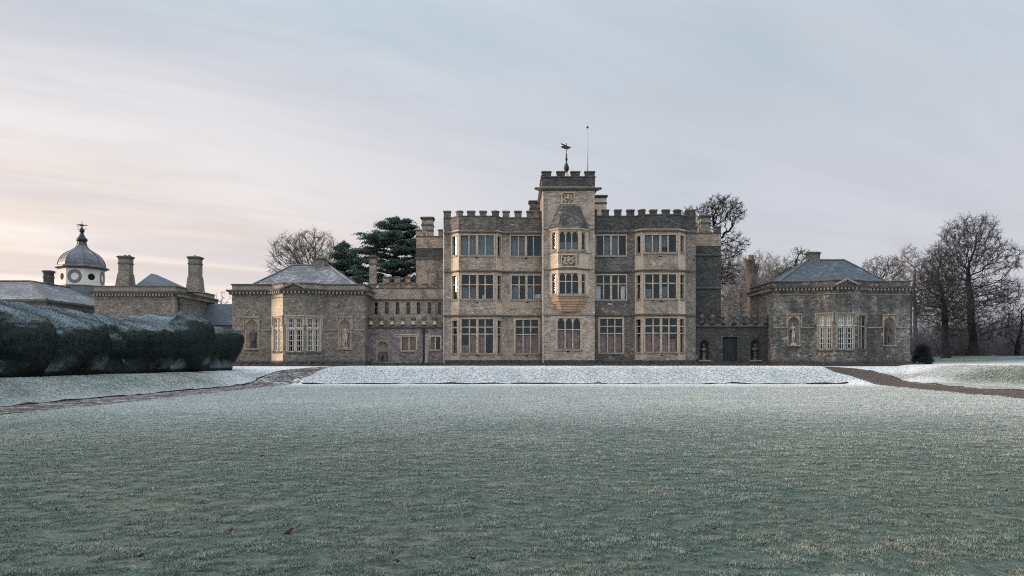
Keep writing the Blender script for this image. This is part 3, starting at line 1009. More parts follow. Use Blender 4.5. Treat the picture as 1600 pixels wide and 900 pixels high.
def edge_strip(name, pts, h=0.075, th=0.10):
    """cut turf edge: a low face of bare soil"""
    m = MB()
    P = []
    for a, b_ in zip(pts, pts[1:]):
        n = max(1, int(math.dist(a, b_) / 0.8))
        P += [(a[0] + (b_[0] - a[0]) * k / n, a[1] + (b_[1] - a[1]) * k / n) for k in range(n)]
    P.append(pts[-1])
    P = [(q[0] + rnd.uniform(-0.06, 0.06), q[1] + rnd.uniform(-0.10, 0.10)) for q in P]
    hl = h
    for a, b_ in zip(P, P[1:]):
        t = Vector((b_[0] - a[0], b_[1] - a[1])).normalized(); n = Vector((t.y, -t.x)) * th
        za, zb = g1(*a), g1(*b_)
        ha = h * (0.25 + 1.3 * rnd.random())
        m.hexa([(a[0] + n.x, a[1] + n.y, za - 0.1), (b_[0] + n.x, b_[1] + n.y, zb - 0.1), (b_[0], b_[1], zb - 0.1), (a[0], a[1], za - 0.1),
                (a[0] + n.x, a[1] + n.y, za + hl), (b_[0] + n.x, b_[1] + n.y, zb + ha), (b_[0], b_[1], zb + ha), (a[0], a[1], za + hl)])
        hl = ha
    return tag(m.build(name, 'soil'), kind='structure')


edge_strip('turf_edge', [(-14.9, 52.75), (24.0, 52.75)], 0.07)
edge_strip('turf_edge', [p for p in RIB[0][1] if 17 < p[1] < 57.5][::2], 0.075, 0.05)
edge_strip('turf_edge', [p for p in RIB[1][0] if 23 < p[1] < 57.0][::2], 0.06, 0.05)

# bare beds along the foot of the walls, dark to carry the shade there
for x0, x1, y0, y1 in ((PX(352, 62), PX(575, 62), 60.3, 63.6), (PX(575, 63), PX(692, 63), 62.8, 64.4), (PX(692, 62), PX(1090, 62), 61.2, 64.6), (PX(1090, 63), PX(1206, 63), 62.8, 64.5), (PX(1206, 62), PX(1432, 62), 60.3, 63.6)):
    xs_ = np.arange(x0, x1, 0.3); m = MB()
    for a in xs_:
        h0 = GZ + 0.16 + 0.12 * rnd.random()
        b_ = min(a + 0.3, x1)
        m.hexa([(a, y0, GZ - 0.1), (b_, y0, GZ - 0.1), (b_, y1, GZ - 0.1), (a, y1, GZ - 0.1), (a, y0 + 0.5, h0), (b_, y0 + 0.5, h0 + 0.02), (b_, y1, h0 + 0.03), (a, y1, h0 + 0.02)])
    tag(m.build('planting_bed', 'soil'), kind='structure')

# ================================================================== COUNTRY HOUSE
YW, YB, YT, YO = 64.0, 63.3, 62.9, 62.15
house = thing('country_house', (4.9, YW, GZ), 'three storey battlemented stone country house with bays and a central tower', 'house')
Z0 = GZ - 0.3
Lp = poly((693, YW), (704.5, YW), (716.7, YB), (775, YB), (784.5, YW), (849, YW))
Rp = poly((928, YW), (992, YW), (1005, YB), (1060, YB), (1071, YW), (1087, YW))
zcl, zcr = PZ(341, YW), PZ(338.5, YW)


def segs(p): return [Seg(a, b_) for a, b_ in zip(p, p[1:])]


LS, RS = segs(Lp), segs(Rp)
mat_for = ['rubble_stone', 'ashlar', 'rubble_stone', 'ashlar', 'rubble_stone']
LW = [Wall(s, Z0, zcl, mat_for[i], house, 'wall' if i in (0, 4) else 'bay_wall') for i, s in enumerate(LS)]
RW = [Wall(s, Z0, zcr, ['parapet_rubble', 'ashlar', 'rubble_stone', 'ashlar', 'grey_rubble'][i], house, 'wall' if i in (0, 4) else 'bay_wall') for i, s in enumerate(RS)]  # first wall's darker stone stands in for the tower's shade on the recess
GB, WB = 'grey_blind', 'white_blind'
RSH = 'red_shutter'
# top floor
LW[1].window(706.6, 713.8, 369, 399, 1, room=0.5, sur=0.06, backing=[(GB, 0.0, 1, 0, 0.6)])
LW[2].window(719.5, 771.5, 367.5, 398.5, 4, king=True, backing=[(GB, 0.02, 0.48, 0, 0.97), (GB, 0.53, 0.98, 0, 0.99)], sur=0.12)
LW[3].window(777.3, 782.8, 369, 399.5, 1, room=0.4, sur=0.06)
LW[4].window(798, 845.6, 368.5, 400, 4, king=True, backing=[(GB, 0.02, 0.49, 0, 0.96)], sur=0.10)
RW[0].window(931.5, 978, 368, 399, 4, king=True, backing=[(GB, 0.25, 0.75, 0, 0.98)], sur=0.10)
RW[1].window(994.6, 1000.8, 369, 395.5, 1, room=0.4, sur=0.06)
RW[2].window(1007, 1056.5, 367, 394, 4, king=True, backing=[(GB, 0.02, 0.48, 0, 0.98), (GB, 0.53, 0.80, 0.3, 0.98)], sur=0.10)
RW[3].window(1062.8, 1068.6, 368, 394, 1, room=0.5, sur=0.06, backing=[(GB, 0, 1, 0.2, 1)])
# first floor
LW[1].window(706.6, 714.2, 431, 468, 1, [445], room=0.5, sur=0.06)
LW[2].window(721, 770.5, 429.5, 467, 4, [444.5], king=True, sur=0.13, backing=[(GB, 0.02, 0.48, 0, 0.5), (WB, 0.66, 0.74, 0, 0.16)])
LW[3].window(777.5, 783, 431, 468, 1, [445], room=0.4, sur=0.06)
LW[4].window(799.5, 845.6, 430.5, 467.5, 4, [445], king=True, sur=0.12, backing=[(GB, 0.02, 0.22, 0, 0.55), (WB, 0.80, 0.98, 0.03, 0.22), (GB, 0.5, 0.7, 0, 0.55)])
RW[0].window(931.5, 978, 430, 468, 4, [443.5], king=True, sur=0.10, backing=[(WB, 0.02, 0.16, 0, 0.56), (WB, 0.84, 0.98, 0, 0.56)])
RW[1].window(994.6, 1000.8, 430, 467, 1, [443.5], room=0.4, sur=0.06, backing=[(WB, 0.3, 0.9, 0, 0.5)])
RW[2].window(1008, 1056.5, 428.5, 466.5, 4, [442.5], king=True, sur=0.12, backing=[(GB, 0.02, 0.22, 0, 0.4), (GB, 0.53, 0.72, 0, 0.5)])
RW[3].window(1062.8, 1069, 429.5, 466.5, 1, [443], room=0.4, sur=0.06)
# ground floor
LW[1].window(706.6, 714.2, 501, 552, 1, [512, 523], room=0.5, sur=0.06, backing=[(RSH, 0, 1, 0, 0.55)])
LW[2].window(721, 770.5, 498.5, 551.5, 4, [511, 522], king=True, sur=0.13, backing=[(RSH, 0.25, 0.48, 0, 0.54), (RSH, 0.53, 0.72, 0, 0.53), (RSH, 0.02, 0.22, 0, 0.25)])
LW[3].window(777.5, 783.4, 501, 552, 1, [512, 523], room=0.4, sur=0.06, backing=[(RSH, 0.2, 1, 0, 0.5)])
LW[4].window(805.5, 841, 499.5, 551.5, 3, [511, 522.5], sur=0.16, backing=[(RSH, 0.02, 0.32, 0, 0.53), (RSH, 0.36, 0.64, 0, 0.53), (RSH, 0.7, 0.98, 0, 0.53)])
RW[0].window(937.5, 972.5, 498, 551, 3, [510, 521], sur=0.16, backing=[(RSH, 0.02, 0.28, 0, 0.54), (RSH, 0.36, 0.64, 0, 0.54), (RSH, 0.7, 0.98, 0, 0.54)])
RW[1].window(993.8, 1001.2, 499, 550, 1, [510, 521], room=0.4, sur=0.06, backing=[(RSH, 0, 1, 0, 0.5)])
RW[2].window(1008, 1058, 497, 549.5, 4, [509, 520.5], king=True, sur=0.10, backing=[(RSH, 0.02, 0.22, 0, 0.53), (RSH, 0.26, 0.48, 0, 0.53), (RSH, 0.53, 0.73, 0, 0.54), (RSH, 0.77, 0.98, 0, 0.4)])
RW[3].window(1062.5, 1069, 498.5, 550, 1, [510, 521], room=0.4, sur=0.06, backing=[(RSH, 0, 1, 0, 0.5)])
for w in LW + RW: w.build()
# flanks and back, roof
xl, xr = Lp[0][0], Rp[-1][0]
m = MB()
m.face([(xl, 74, Z0), (xl, YW, Z0), (xl, YW, zcl), (xl, 74, zcl)])
m.build('wall', 'grey_rubble', house)
m = MB()
m.face([(xr, YW, Z0), (xr, 74, Z0), (xr, 74, zcr), (xr, YW, zcr)])
m.build('wall', 'grey_rubble', house)
m = MB()
m.face([(xr, 74, Z0), (xl, 74, Z0), (xl, 74, zcl), (xr, 74, zcl)])
m.build('wall', 'grey_rubble', house)
m = MB(); m.box(xl + 0.02, xr - 0.02, YW + 0.05, 73.97, zcl - 0.55, zcl - 0.4)
m.prism([(PX(716.7, YB) + .03, YB + .05), (PX(775, YB), YB + .05), (PX(784, YW), YW + .06), (PX(706, YW), YW + .06)], zcl - 0.55, zcl - 0.45)
m.prism([(PX(1005, YB) + .03, YB + .05), (PX(1060, YB), YB + .05), (PX(1070, YW), YW + .06), (PX(993, YW), YW + .06)], zcr - 0.55, zcr - 0.45)
m.build('roof', 'lead', house)
# strings
for pl, ys_, mt in ((Lp, (364.5, 425, 494), 'grey_dressed'), (Rp, (362.7, 424, 492.5), 'grey_dressed')):
    for k, y in enumerate(ys_):
        band(pl, PZ(y + 1.2, YW), 0.16, 0.14, 'string_course', 'dark_stone', house)
for pl, z_, mt in ((Lp, (zcl, 362.5), 'parapet_rubble'), (Rp, (zcr, 360.5), 'dark_rubble')):
    m = MB(); zb_ = PZ(z_[1], YW) + 0.09
    m.sweep(pl, [(-0.03, zb_), (0.014, zb_), (0.014, z_[0] - 0.012), (-0.03, z_[0] - 0.012)])
    m.build('parapet', mt, house)
# plinth, its dark stone carrying shade at the wall foot too
for pl in (Lp, Rp):
    m = MB(); m.sweep(pl, [(-0.02, Z0), (0.09, Z0), (0.09, GZ + 0.42), (-0.02, GZ + 0.52)])
    m.build('plinth', 'dark_rubble', house)
# vents under the windows
for W_, lst in ((LW[2], ((745, 355.0), (745, 402.6), (745.5, 473), (746.5, 556))), (LW[4], ((822, 356), (822, 404), (824, 472.5), (823.5, 556))),
                (RW[0], ((953, 355), (957, 402.5), (954, 472.5), (959, 556), (971, 562))), (RW[2], ((1031, 351), (1031.5, 400.5), (1033, 471.5), (1034.5, 555)))):
    for vx, vy in lst:
        u = W_.sg.u(vx); z = W_.sg.z(vy, u)
        m = MB(); m.lbox(W_.sg, u - 0.11, u + 0.11, z - 0.05, z + 0.05, -0.05, 0.006)
        m.build('vent', 'opening_dark', house)


def battlement(sgs, lists, zc, ztop_py, parent, mats, copm='dark_stone'):
    pl = [sgs[0].at(0)] + [s.at(s.L) for s in sgs]
    m = MB()
    m.sweep(pl, [(-0.40, zc - 0.5), (-0.02, zc - 0.5), (-0.02, zc + 0.001), (0.055, zc + 0.002), (0.05, zc + 0.075), (-0.17, zc + 0.13), (-0.40, zc + 0.075)])
    b_ = m.build('battlement', copm, parent)
    for s, lst in zip(sgs, lists):
        for a, c in lst:
            u0, u1 = s.u(a), s.u(c)
            merlon(s, u0, u1, zc, s.z(ztop_py, (u0 + u1) / 2), b_, mats)
    return b_


battlement(LS, [[(693.3, 704)], [(712.8, 716.3)], [(717.2, 723), (730, 742), (749.5, 760), (768.7, 774.5)], [(775.6, 779.8)], [(785.5, 796), (804, 815), (823, 834), (842, 847)]],
           zcl, 328.5, house, ('parapet_rubble', 'dark_stone'))
battlement(RS, [[(930, 932.5), (941, 951.5), (960.5, 971), (979.6, 991.3)], [(997, 1004.3)], [(1005.7, 1008.5), (1015.8, 1026.7), (1035, 1046.6), (1053.5, 1059.3)], [(1060.6, 1064.5)], [(1072, 1086.6)]],
           zcr, 326.5, house, ('dark_rubble', 'dark_stone'))
# drainpipe beside the tower and at the left corner
for px, Y, y0 in ((848.6, YT - 0.06, 300), (693.6, YW - 0.08, 358)):
    m = MB(); x = PX(px, Y)
    m.tube((x, Y, GZ), (x, Y, PZ(y0, Y)), 0.05, 0.05, 8)
    for q in range(5):
        z = GZ + 1 + q * 2.3
        m.tube((x, Y, z), (x, Y, z + 0.12), 0.068, 0.068, 8)
    m.build('drainpipe', 'pipe_paint', house)

# ---- tower
xa, xb = PX(847, YT), PX(929.3, YT)
ztw = PZ(277, YT)
TS = [Seg((xa, YT), (xb, YT)), Seg((xb, YT), (xb, 67.6)), Seg((xb, 67.6), (xa, 67.6)), Seg((xa, 67.6), (xa, YT))]
tw = Wall(TS[0], Z0, ztw, 'tower_rubble', house, 'tower')
tw.window(871, 907, 497, 545.5, 3, [515], arched=True, sur=0.14, backing=[(RSH, 0.02, 0.30, 0, 0.6), (RSH, 0.36, 0.63, 0, 0.6), (RSH, 0.69, 0.98, 0, 0.6)])
tower = tw.build()
m = MB()
for s in TS[1:]:
    m.face([(*s.at(0), Z0), (*s.at(s.L), Z0), (*s.at(s.L), ztw), (*s.at(0), ztw)])
m.face([(xa, YT, ztw - 0.3), (xb, YT, ztw - 0.3), (xb, 67.6, ztw - 0.3), (xa, 67.6, ztw - 0.3)])
m.build('tower_flank', 'grey_rubble', tower)
tpoly = [(xa, YT), (xb, YT), (xb, 67.6), (xa, 67.6)]
m = MB(); m.sweep(tpoly, [(-0.05, PZ(298, YT)), (0.06, PZ(298, YT)), (0.24, PZ(295.5, YT)), (0.24, PZ(294.5, YT)), (0.0, PZ(292, YT)), (-0.05, PZ(292, YT))], True)
m.build('string_course', 'dark_stone', tower)
m = MB(); m.sweep(tpoly, [(-0.05, ztw - 0.75), (0.02, ztw - 0.75), (0.02, ztw), (0.075, ztw + 0.002), (0.07, ztw + 0.08), (-0.2, ztw + 0.13), (-0.4, ztw + 0.08), (-0.4, ztw - 0.4)], True)
m.build('parapet', 'dark_rubble', tower)
for s, lst in ((TS[0], [(847, 861), (870, 883), (892, 906), (914, 929.3)]),):
    for a, c in lst:
        merlon(s, s.u(a) + (0.0 if a > 848 else -0.01), s.u(c), ztw, PZ(266.3, YT), tower, ('dark_rubble', 'dark_stone'), 0.4)
for s in TS[1:]:
    n = 4
    for k in range(n):
        w_ = s.L / (2 * n - 1)
        if s is TS[1] and k == 0 or s is TS[3] and k == n - 1: continue
        merlon(s, w_ * 2 * k, w_ * (2 * k + 1), ztw, PZ(266.3, YT), tower, ('dark_rubble', 'dark_stone'), 0.38)
for sx, x in ((-1, xa), (1, xb)):
    m = MB()
    y = YT + 0.35; z = PZ(295, YT)
    m.hexa([(x, y - 0.16, z - 0.18), (x + sx * 0.45, y - 0.10, z - 0.02), (x + sx * 0.45, y + 0.10, z - 0.02), (x, y + 0.16, z - 0.18),
            (x, y - 0.16, z + 0.16), (x + sx * 0.45, y - 0.10, z + 0.2), (x + sx * 0.45, y + 0.10, z + 0.2), (x, y + 0.16, z + 0.16)][:: 1] if sx > 0 else
           [(x + sx * 0.45, y - 0.10, z - 0.02), (x, y - 0.16, z - 0.18), (x, y + 0.16, z - 0.18), (x + sx * 0.45, y + 0.10, z - 0.02),
            (x + sx * 0.45, y - 0.10, z + 0.2), (x, y - 0.16, z + 0.16), (x, y + 0.16, z + 0.16), (x + sx * 0.45, y + 0.10, z + 0.2)])
    m.ball((x + sx * 0.5, y, z + 0.11), 0.16, 0.12, 0.12)
    m.build('gargoyle', 'dark_stone', tower)
band([(xa, YT), (xb, YT)], PZ(492.6, YT), 0.16, 0.12, 'string_course', 'grey_dressed', tower)
band([(xa, YT), (PX(858.5, YT), YT)], PZ(421.3, YT), 0.13, 0.10, 'string_course', 'grey_dressed', tower)
band([(PX(919.6, YT), YT), (xb, YT)], PZ(421.3, YT), 0.13, 0.10, 'string_course', 'grey_dressed', tower)
band([(xa, YT), (PX(860, YT), YT)], PZ(358.2, YT), 0.13, 0.10, 'string_course', 'grey_dressed', tower)
band([(PX(919, YT), YT), (xb, YT)], PZ(358.2, YT), 0.13, 0.10, 'string_course', 'grey_dressed', tower)
m = MB(); m.sweep([(xa, YT), (xb, YT)], [(-0.02, Z0), (0.08, Z0), (0.08, GZ + 0.42), (-0.02, GZ + 0.5)])
m.build('plinth', 'dark_rubble', tower)
u = TS[0].u(887.5); z = TS[0].z(549.5, u)
m = MB(); m.lbox(TS[0], u - 0.11, u + 0.11, z - 0.05, z + 0.05, -0.05, 0.006); m.build('vent', 'opening_dark', tower)


def relief(sg, px0, px1, py0, py1, parent, mat, name, seed):
    """carved stone panel: moulded frame, shield and supporters in relief"""
    u0, u1 = sg.u(px0), sg.u(px1); z0, z1 = sg.z(py1, (u0 + u1) / 2), sg.z(py0, (u0 + u1) / 2)
    m = MB()
    w = 0.11
    m.lbox(sg, u0, u1, z1 - w, z1, 0.004, 0.10); m.lbox(sg, u0, u1, z0, z0 + w, 0.004, 0.10)
    m.lbox(sg, u0, u0 + w, z0 + w, z1 - w, 0.004, 0.098); m.lbox(sg, u1 - w, u1, z0 + w, z1 - w, 0.004, 0.098)
    o = m.build(name, mat, parent)
    m = MB(); r = random.Random(seed)
    m.lbox(sg, u0 + w, u1 - w, z0 + w, z1 - w, 0.004, 0.02); m.cur = 1
    um, zm = (u0 + u1) / 2, (z0 + z1) / 2; a, b_ = (u1 - u0) / 2 - w, (z1 - z0) / 2 - w
    r = random.Random(seed)
    def lump(uu, zz, ru, rz, d):
        c = sg.at(uu, 0.02)
        i0 = len(m.v); m.ball((0, 0, 0), 1, 1, 1, 10, 6)
        for k in range(i0, len(m.v)):
            x, y, z_ = m.v[k]
            q = sg.at(uu + x * ru, 0.02 + y * d); m.v[k] = (q[0], q[1], zz + z_ * rz)
    lump(um, zm + 0.1 * b_, a * 0.30, b_ * 0.42, 0.09)
    lump(um, zm + 0.62 * b_, a * 0.24, b_ * 0.2, 0.09)
    for sx in (-1, 1):
        lump(um + sx * a * 0.55, zm - 0.05 * b_, a * 0.17, b_ * 0.52, 0.07)
        lump(um + sx * a * 0.52, zm + 0.52 * b_, a * 0.2, b_ * 0.16, 0.08)
        lump(um + sx * a * 0.78, zm - 0.2 * b_, a * 0.14, b_ * 0.26, 0.05)
        lump(um + sx * a * 0.35, zm - 0.62 * b_, a * 0.3, b_ * 0.14, 0.06)
        for k in range(16):
            lump(um + sx * a * r.uniform(0.05, 0.92), zm + b_ * r.uniform(-0.88, 0.88), a * r.uniform(0.08, 0.16), b_ * r.uniform(0.08, 0.16), r.uniform(0.05, 0.12))
    m.build('carving', ['parapet_rubble', 'dressed_stone'], o)
    return o


relief(TS[0], 877, 898, 300, 319.5, tower, 'dressed_stone', 'crest_panel', 1)

# ---- oriel window on the tower
zo0, zo1 = PZ(466, YO), PZ(357, YO)
Op = poly((858.8, YT), (872.3, YO), (904.8, YO), (919.5, YT))
OS = segs(Op)
m = MB(); m.prism([(x, y + 0.005) for x, y in Op], zo0 - 0.02, zo0 + 0.1)
oriel = m.build('oriel_window', 'dressed_stone', house)
OWs = [Wall(s, zo0, zo1, 'ashlar', oriel, 'oriel_wall', reveal=0.2) for s in OS]


def oriel_light(W_, *a, **k):
    W_.par = house
    W_.window(*a, **k)
    W_.par = oriel


oriel_light(OWs[0], 862.3, 868, 363, 390, 1, arched=True, room=0.3, sur=0.07, bar=0.09)
oriel_light(OWs[1], 874, 903.2, 361.5, 390, 3, arched=True, room=0.5, sur=0.07, bar=0.09, backing=[(GB, 0.02, 0.98, 0, 0.45)])
oriel_light(OWs[2], 909, 914.5, 363, 390, 1, arched=True, room=0.3, sur=0.07, bar=0.09)
oriel_light(OWs[0], 862.3, 868, 428, 459, 1, [440], arched=True, room=0.3, sur=0.07, bar=0.09)
oriel_light(OWs[1], 874, 903.4, 426.5, 459, 3, [439.5], arched=True, room=0.5, sur=0.07, bar=0.09)
oriel_light(OWs[2], 909, 914.5, 428, 459, 1, [440], arched=True, room=0.3, sur=0.07, bar=0.09)
for w in OWs: w.build()
for y, h, pr, mt in ((421, 0.13, 0.11, 'dark_stone'), (394.5, 0.11, 0.09, 'grey_dressed'), (358.5, 0.16, 0.14, 'dressed_stone'), (463.5, 0.15, 0.13, 'grey_dressed')):
    band(Op, PZ(y, YO), h, pr, 'string_course', mt, oriel)
# corbel of clean new stone, stepping back into the wall
m = MB()
steps = [(463.6, 0.06), (467.5, 0.0), (471.5, -0.15), (475.5, -0.30), (479.5, -0.44), (483.5, -0.56), (486.5, -0.62)]
cxm = PX(889, YT)


def oshape(d):
    k = 1 + d / 1.0
    out = []
    for (x, y) in Op:
        out.append((cxm + (x - cxm) * (0.32 + 0.68 * k) if d < 0 else cxm + (x - cxm) * (1 + d * 0.06), min(YT + 0.02, YT + 0.02 - (YT + 0.02 - y) * (1 + d) if y < YT else YT + 0.02)))
    return out


for (ya, da), (yb, db) in zip(steps, steps[1:]):
    m.prism(oshape(da - 0.03), PZ(yb, YO) + 0.06, PZ(ya, YO) - 0.002, oshape(da))
    m.prism(oshape(da - 0.12), PZ(yb, YO) + 0.002, PZ(yb, YO) + 0.058, oshape(da - 0.12))
m.build('corbel', 'new_stone', oriel)
# stone-tiled roof of the oriel, in courses
m = MB()
N = 9
for k in range(N):
    t0, t1 = k / N, (k + 1) / N
    def sh(t, lip):
        w = 1.06 - 0.50 * t ** 0.8 + lip
        dpt = (1 - t) ** 0.75
        return [(cxm + (x - cxm) * w, YT + 0.01 - (YT + 0.01 - y) * (dpt * 1.05 + 0.02 + lip)) for x, y in Op]
    za, zb_ = PZ(356.5, YO) + (PZ(322.5, YT) - PZ(356.5, YO)) * t0, PZ(356.5, YO) + (PZ(322.5, YT) - PZ(356.5, YO)) * t1
    m.prism(sh(t0, 0.03), za + 0.002, zb_, sh(t1 * 0.6 + t0 * 0.4, 0.015))
m.build('oriel_roof', 'mossy_roof_stone', oriel)
relief(OS[1], 876, 901, 397, 417.5, oriel, 'dressed_stone', 'crest_panel', 5)
m = MB()
for px in (873.5, 903.5):
    u = OS[1].u(px); m.lbox(OS[1], u - 0.07, u + 0.07, OS[1].z(411, u), OS[1].z(396, u), 0.003, 0.12)
m.build('bracket', 'grey_dressed', oriel)
# the three oriel windows of each storey sit on the oriel; their stone reads as frames of the house

# ---- side towers and chimneys
for (px0, px1, crenel, top, bands, mls, mt, mt2) in (
        (650, 694.5, 370, 357.8, ((405, 0.9), ), ((650, 657.5), (666, 676.5), (685, 693)), 'rubble_stone', 'rubble_stone'),
        (1085, 1126.5, 365, 352.6, ((399.7, 0.5), (451, 0.5)), ((1085, 1090), (1116, 1126.5)), 'weathered_rubble', 'dark_rubble')):
    Y = 66.5
    zc_ = PZ(crenel, Y)
    x0, x1 = PX(px0, Y), PX(px1, Y)
    Y2 = 71.5
    m = MB()
    P4 = [(x0, Y), (x1, Y), (x1, Y2), (x0, Y2)]
    for a, b_ in zip(P4, P4[1:] + P4[:1]):
        m.face([(*a, Z0), (*b_, Z0), (*b_, zc_), (*a, zc_)])
    m.face([(*p, zc_ - 0.3) for p in P4])
    st = m.build('side_tower', mt if px0 < 800 else 'dark_rubble', house)
    if px0 > 800:
        m = MB()
        m.sweep(P4, [(-0.02, PZ(384, Y)), (0.012, PZ(384, Y)), (0.012, zc_ - 0.02), (-0.02, zc_ - 0.02)], True)
        m.build('parapet', 'rubble_stone', st)
    else:
        m = MB()
        m.sweep(P4, [(-0.02, PZ(404, Y)), (0.02, PZ(404, Y)), (0.02, PZ(388, Y)), (-0.02, PZ(387, Y))], True)
        m.build('frieze', 'dark_rubble', st)
    for y, h in bands:
        m = MB(); z = PZ(y, Y)
        m.sweep(P4, [(-0.05, z), (0.12, z), (0.12, z + 0.1), (0.0, z + 0.16), (-0.05, z + 0.16)], True)
        m.build('string_course', 'dark_stone', st)
    m = MB(); m.sweep(P4, [(-0.4, zc_ - 0.3), (0.05, zc_ + 0.002), (0.05, zc_ + 0.08), (-0.17, zc_ + 0.12), (-0.4, zc_ + 0.08)], True)
    m.build('coping', 'dark_stone', st)
    s = Seg(P4[0], P4[1])
    for a, b_ in mls:
        merlon(s, s.u(a), s.u(b_), zc_, PZ(top, Y), st, (mt, 'dark_stone'))
chimney(house, 657.5, 677, 338, 372, 67.2, 1.1)
chimney(house, 1094.5, 1112, 335, 367, 67.5, 1.0)
chimney(house, 826.7, 850, 312.5, 345, 68.6, 1.2)
chimney(house, 926, 949, 304, 345, 68.6, 1.2, 'ashlar')

# ================================================================== things on the tower roof
def vane(loc, h, label, bird=True, s=1.0, group='weathervanes'):
    x, y, z = loc
    t = thing('weathervane', loc, label, 'weathervane')
    m = MB(); m.smooth = True
    if bird:
        m.lathe((x, y), [(0.10 * s, z - 0.02), (0.12 * s, z + 0.2 * s), (0.2 * s, z + 0.30 * s), (0.25 * s, z + 0.5 * s), (0.16 * s, z + 0.78 * s), (0.07 * s, z + 0.95 * s), (0.06 * s, z + 1.1 * s), (0.12 * s, z + 1.25 * s), (0.05 * s, z + 1.5 * s), (0.08 * s, z + 1.62 * s), (0.03 * s, z + 1.75 * s), (0.028 * s, z + h)], 12)
    else:
        m.lathe((x, y), [(0.05 * s, z - 0.02), (0.035 * s, z + 0.5 * h), (0.02 * s, z + h)], 10)
    m.build('pole', 'black_iron', t)
    top = z + h
    m = MB(); m.smooth = False
    if bird:
        out = [(-0.52, 0.08), (-0.40, -0.02), (-0.20, -0.10), (0.05, -0.16), (0.22, -0.12), (0.30, -0.02), (0.46, -0.04), (0.36, 0.06), (0.22, 0.10), (0.05, 0.16), (-0.15, 0.26), (-0.50, 0.40), (-0.44, 0.28), (-0.22, 0.16), (-0.35, 0.14)]
    else:
        out = [(-0.62, -0.11), (0.10, -0.11), (0.28, -0.04), (0.62, -0.05), (0.62, 0.05), (0.28, 0.05), (0.10, 0.12), (-0.62, 0.12), (-0.56, 0.06), (-0.25, 0.03), (-0.25, -0.03), (-0.56, -0.05)]
    n = len(out)
    fr = [(x + a * s, y - 0.025, top - 0.3 * s + b_ * s) for a, b_ in out]; bk = [(a, y + 0.025, c) for a, _, c in fr]
    m.face(fr); m.face(bk[::-1])
    for k in range(n):
        m.face([fr[k], bk[k], bk[(k + 1) % n], fr[(k + 1) % n]])
    m.build('bird' if bird else 'pointer', 'black_iron', t)
    m = MB()
    m.ball((x, y, top + 0.03), 0.05 * s, 0.05 * s, 0.06 * s)
    m.build('finial', 'black_iron', t)
    m = MB()
    zz = top - (0.95 if bird else 0.72) * s
    if not bird:
        m.tube((x - 0.4 * s, y, zz), (x + 0.4 * s, y, zz), 0.014 * s, 0.014 * s, 6)
        m.tube((x, y - 0.4 * s, zz), (x, y + 0.4 * s, zz), 0.014 * s, 0.014 * s, 6)
        for a in (-1, 1):
            for k in range(6):
                t0, t1 = k * 1.0, (k + 1) * 1.0
                p = (x + a * (0.42 + 0.07 * math.cos(t0)) * s, y, zz + 0.07 * math.sin(t0) * s); q = (x + a * (0.42 + 0.07 * math.cos(t1)) * s, y, zz + 0.07 * math.sin(t1) * s)
                m.tube(p, q, 0.014 * s, 0.014 * s, 5)
        m.build('cardinal_arm', 'black_iron', t)
    return t


Yv = 65.2
# low stone pier behind the parapet that carries the vane
zr_ = ztw - 0.28
m = MB(); xv = PX(885, Yv)
m.lathe((xv, Yv), [(0.34, zr_), (0.34, PZ(277, Yv)), (0.24, PZ(275, Yv)), (0.12, PZ(264, Yv) - 0.3)], 10)
m.build('vane_pedestal', 'dressed_stone', tower)
vane((xv, Yv, PZ(266, Yv) - 0.3), PZ(228, Yv) - PZ(266, Yv) + 0.45, 'black iron weathervane with a flying bird on top of the tower')
xf = PX(918, 64.2)
fp = thing('flagpole', (xf, 64.2, zr_), 'tall bare pale flagpole standing on the tower roof', 'flagpole')
m = MB(); m.smooth = True
m.tube((xf, 64.2, zr_ - 0.1), (xf, 64.2, PZ(200, 64.2)), 0.07, 0.05, 10); m.build('pole', 'pole_paint', fp)
m = MB(); m.ball((xf, 64.2, PZ(199, 64.2)), 0.1, 0.1, 0.12); m.build('finial', 'black_iron', fp)

# ================================================================== LEFT LINK RANGE
YL = 64.25
link_l = thing('battlemented_range', (PX(630, YL), YL, GZ), 'low battlemented stone range with slit windows between left pavilion and house', 'building')
ztl = PZ(511, YL)
s = Seg((PX(569, YL), YL), (PX(693, YL), YL))
w = Wall(s, Z0, ztl, 'mauve_rubble', link_l)
w.window(628, 650, 526, 547, 2, sur=0.12, backing=[('brown_shutter', 0.03, 0.47, 0.03, 0.97), ('brown_shutter', 0.53, 0.97, 0.03, 0.97)], hood=0.2)
w.window(672.5, 688, 526, 546, 2, sur=0.10, backing=[('red_shutter', 0.03, 0.47, 0.03, 0.97)])
stool_at, _ = w.niche(587.5, 607.5, 530, 565.5, 0.6, 'grey_dressed', ogee=False, back='dressed_stone')
w.build()


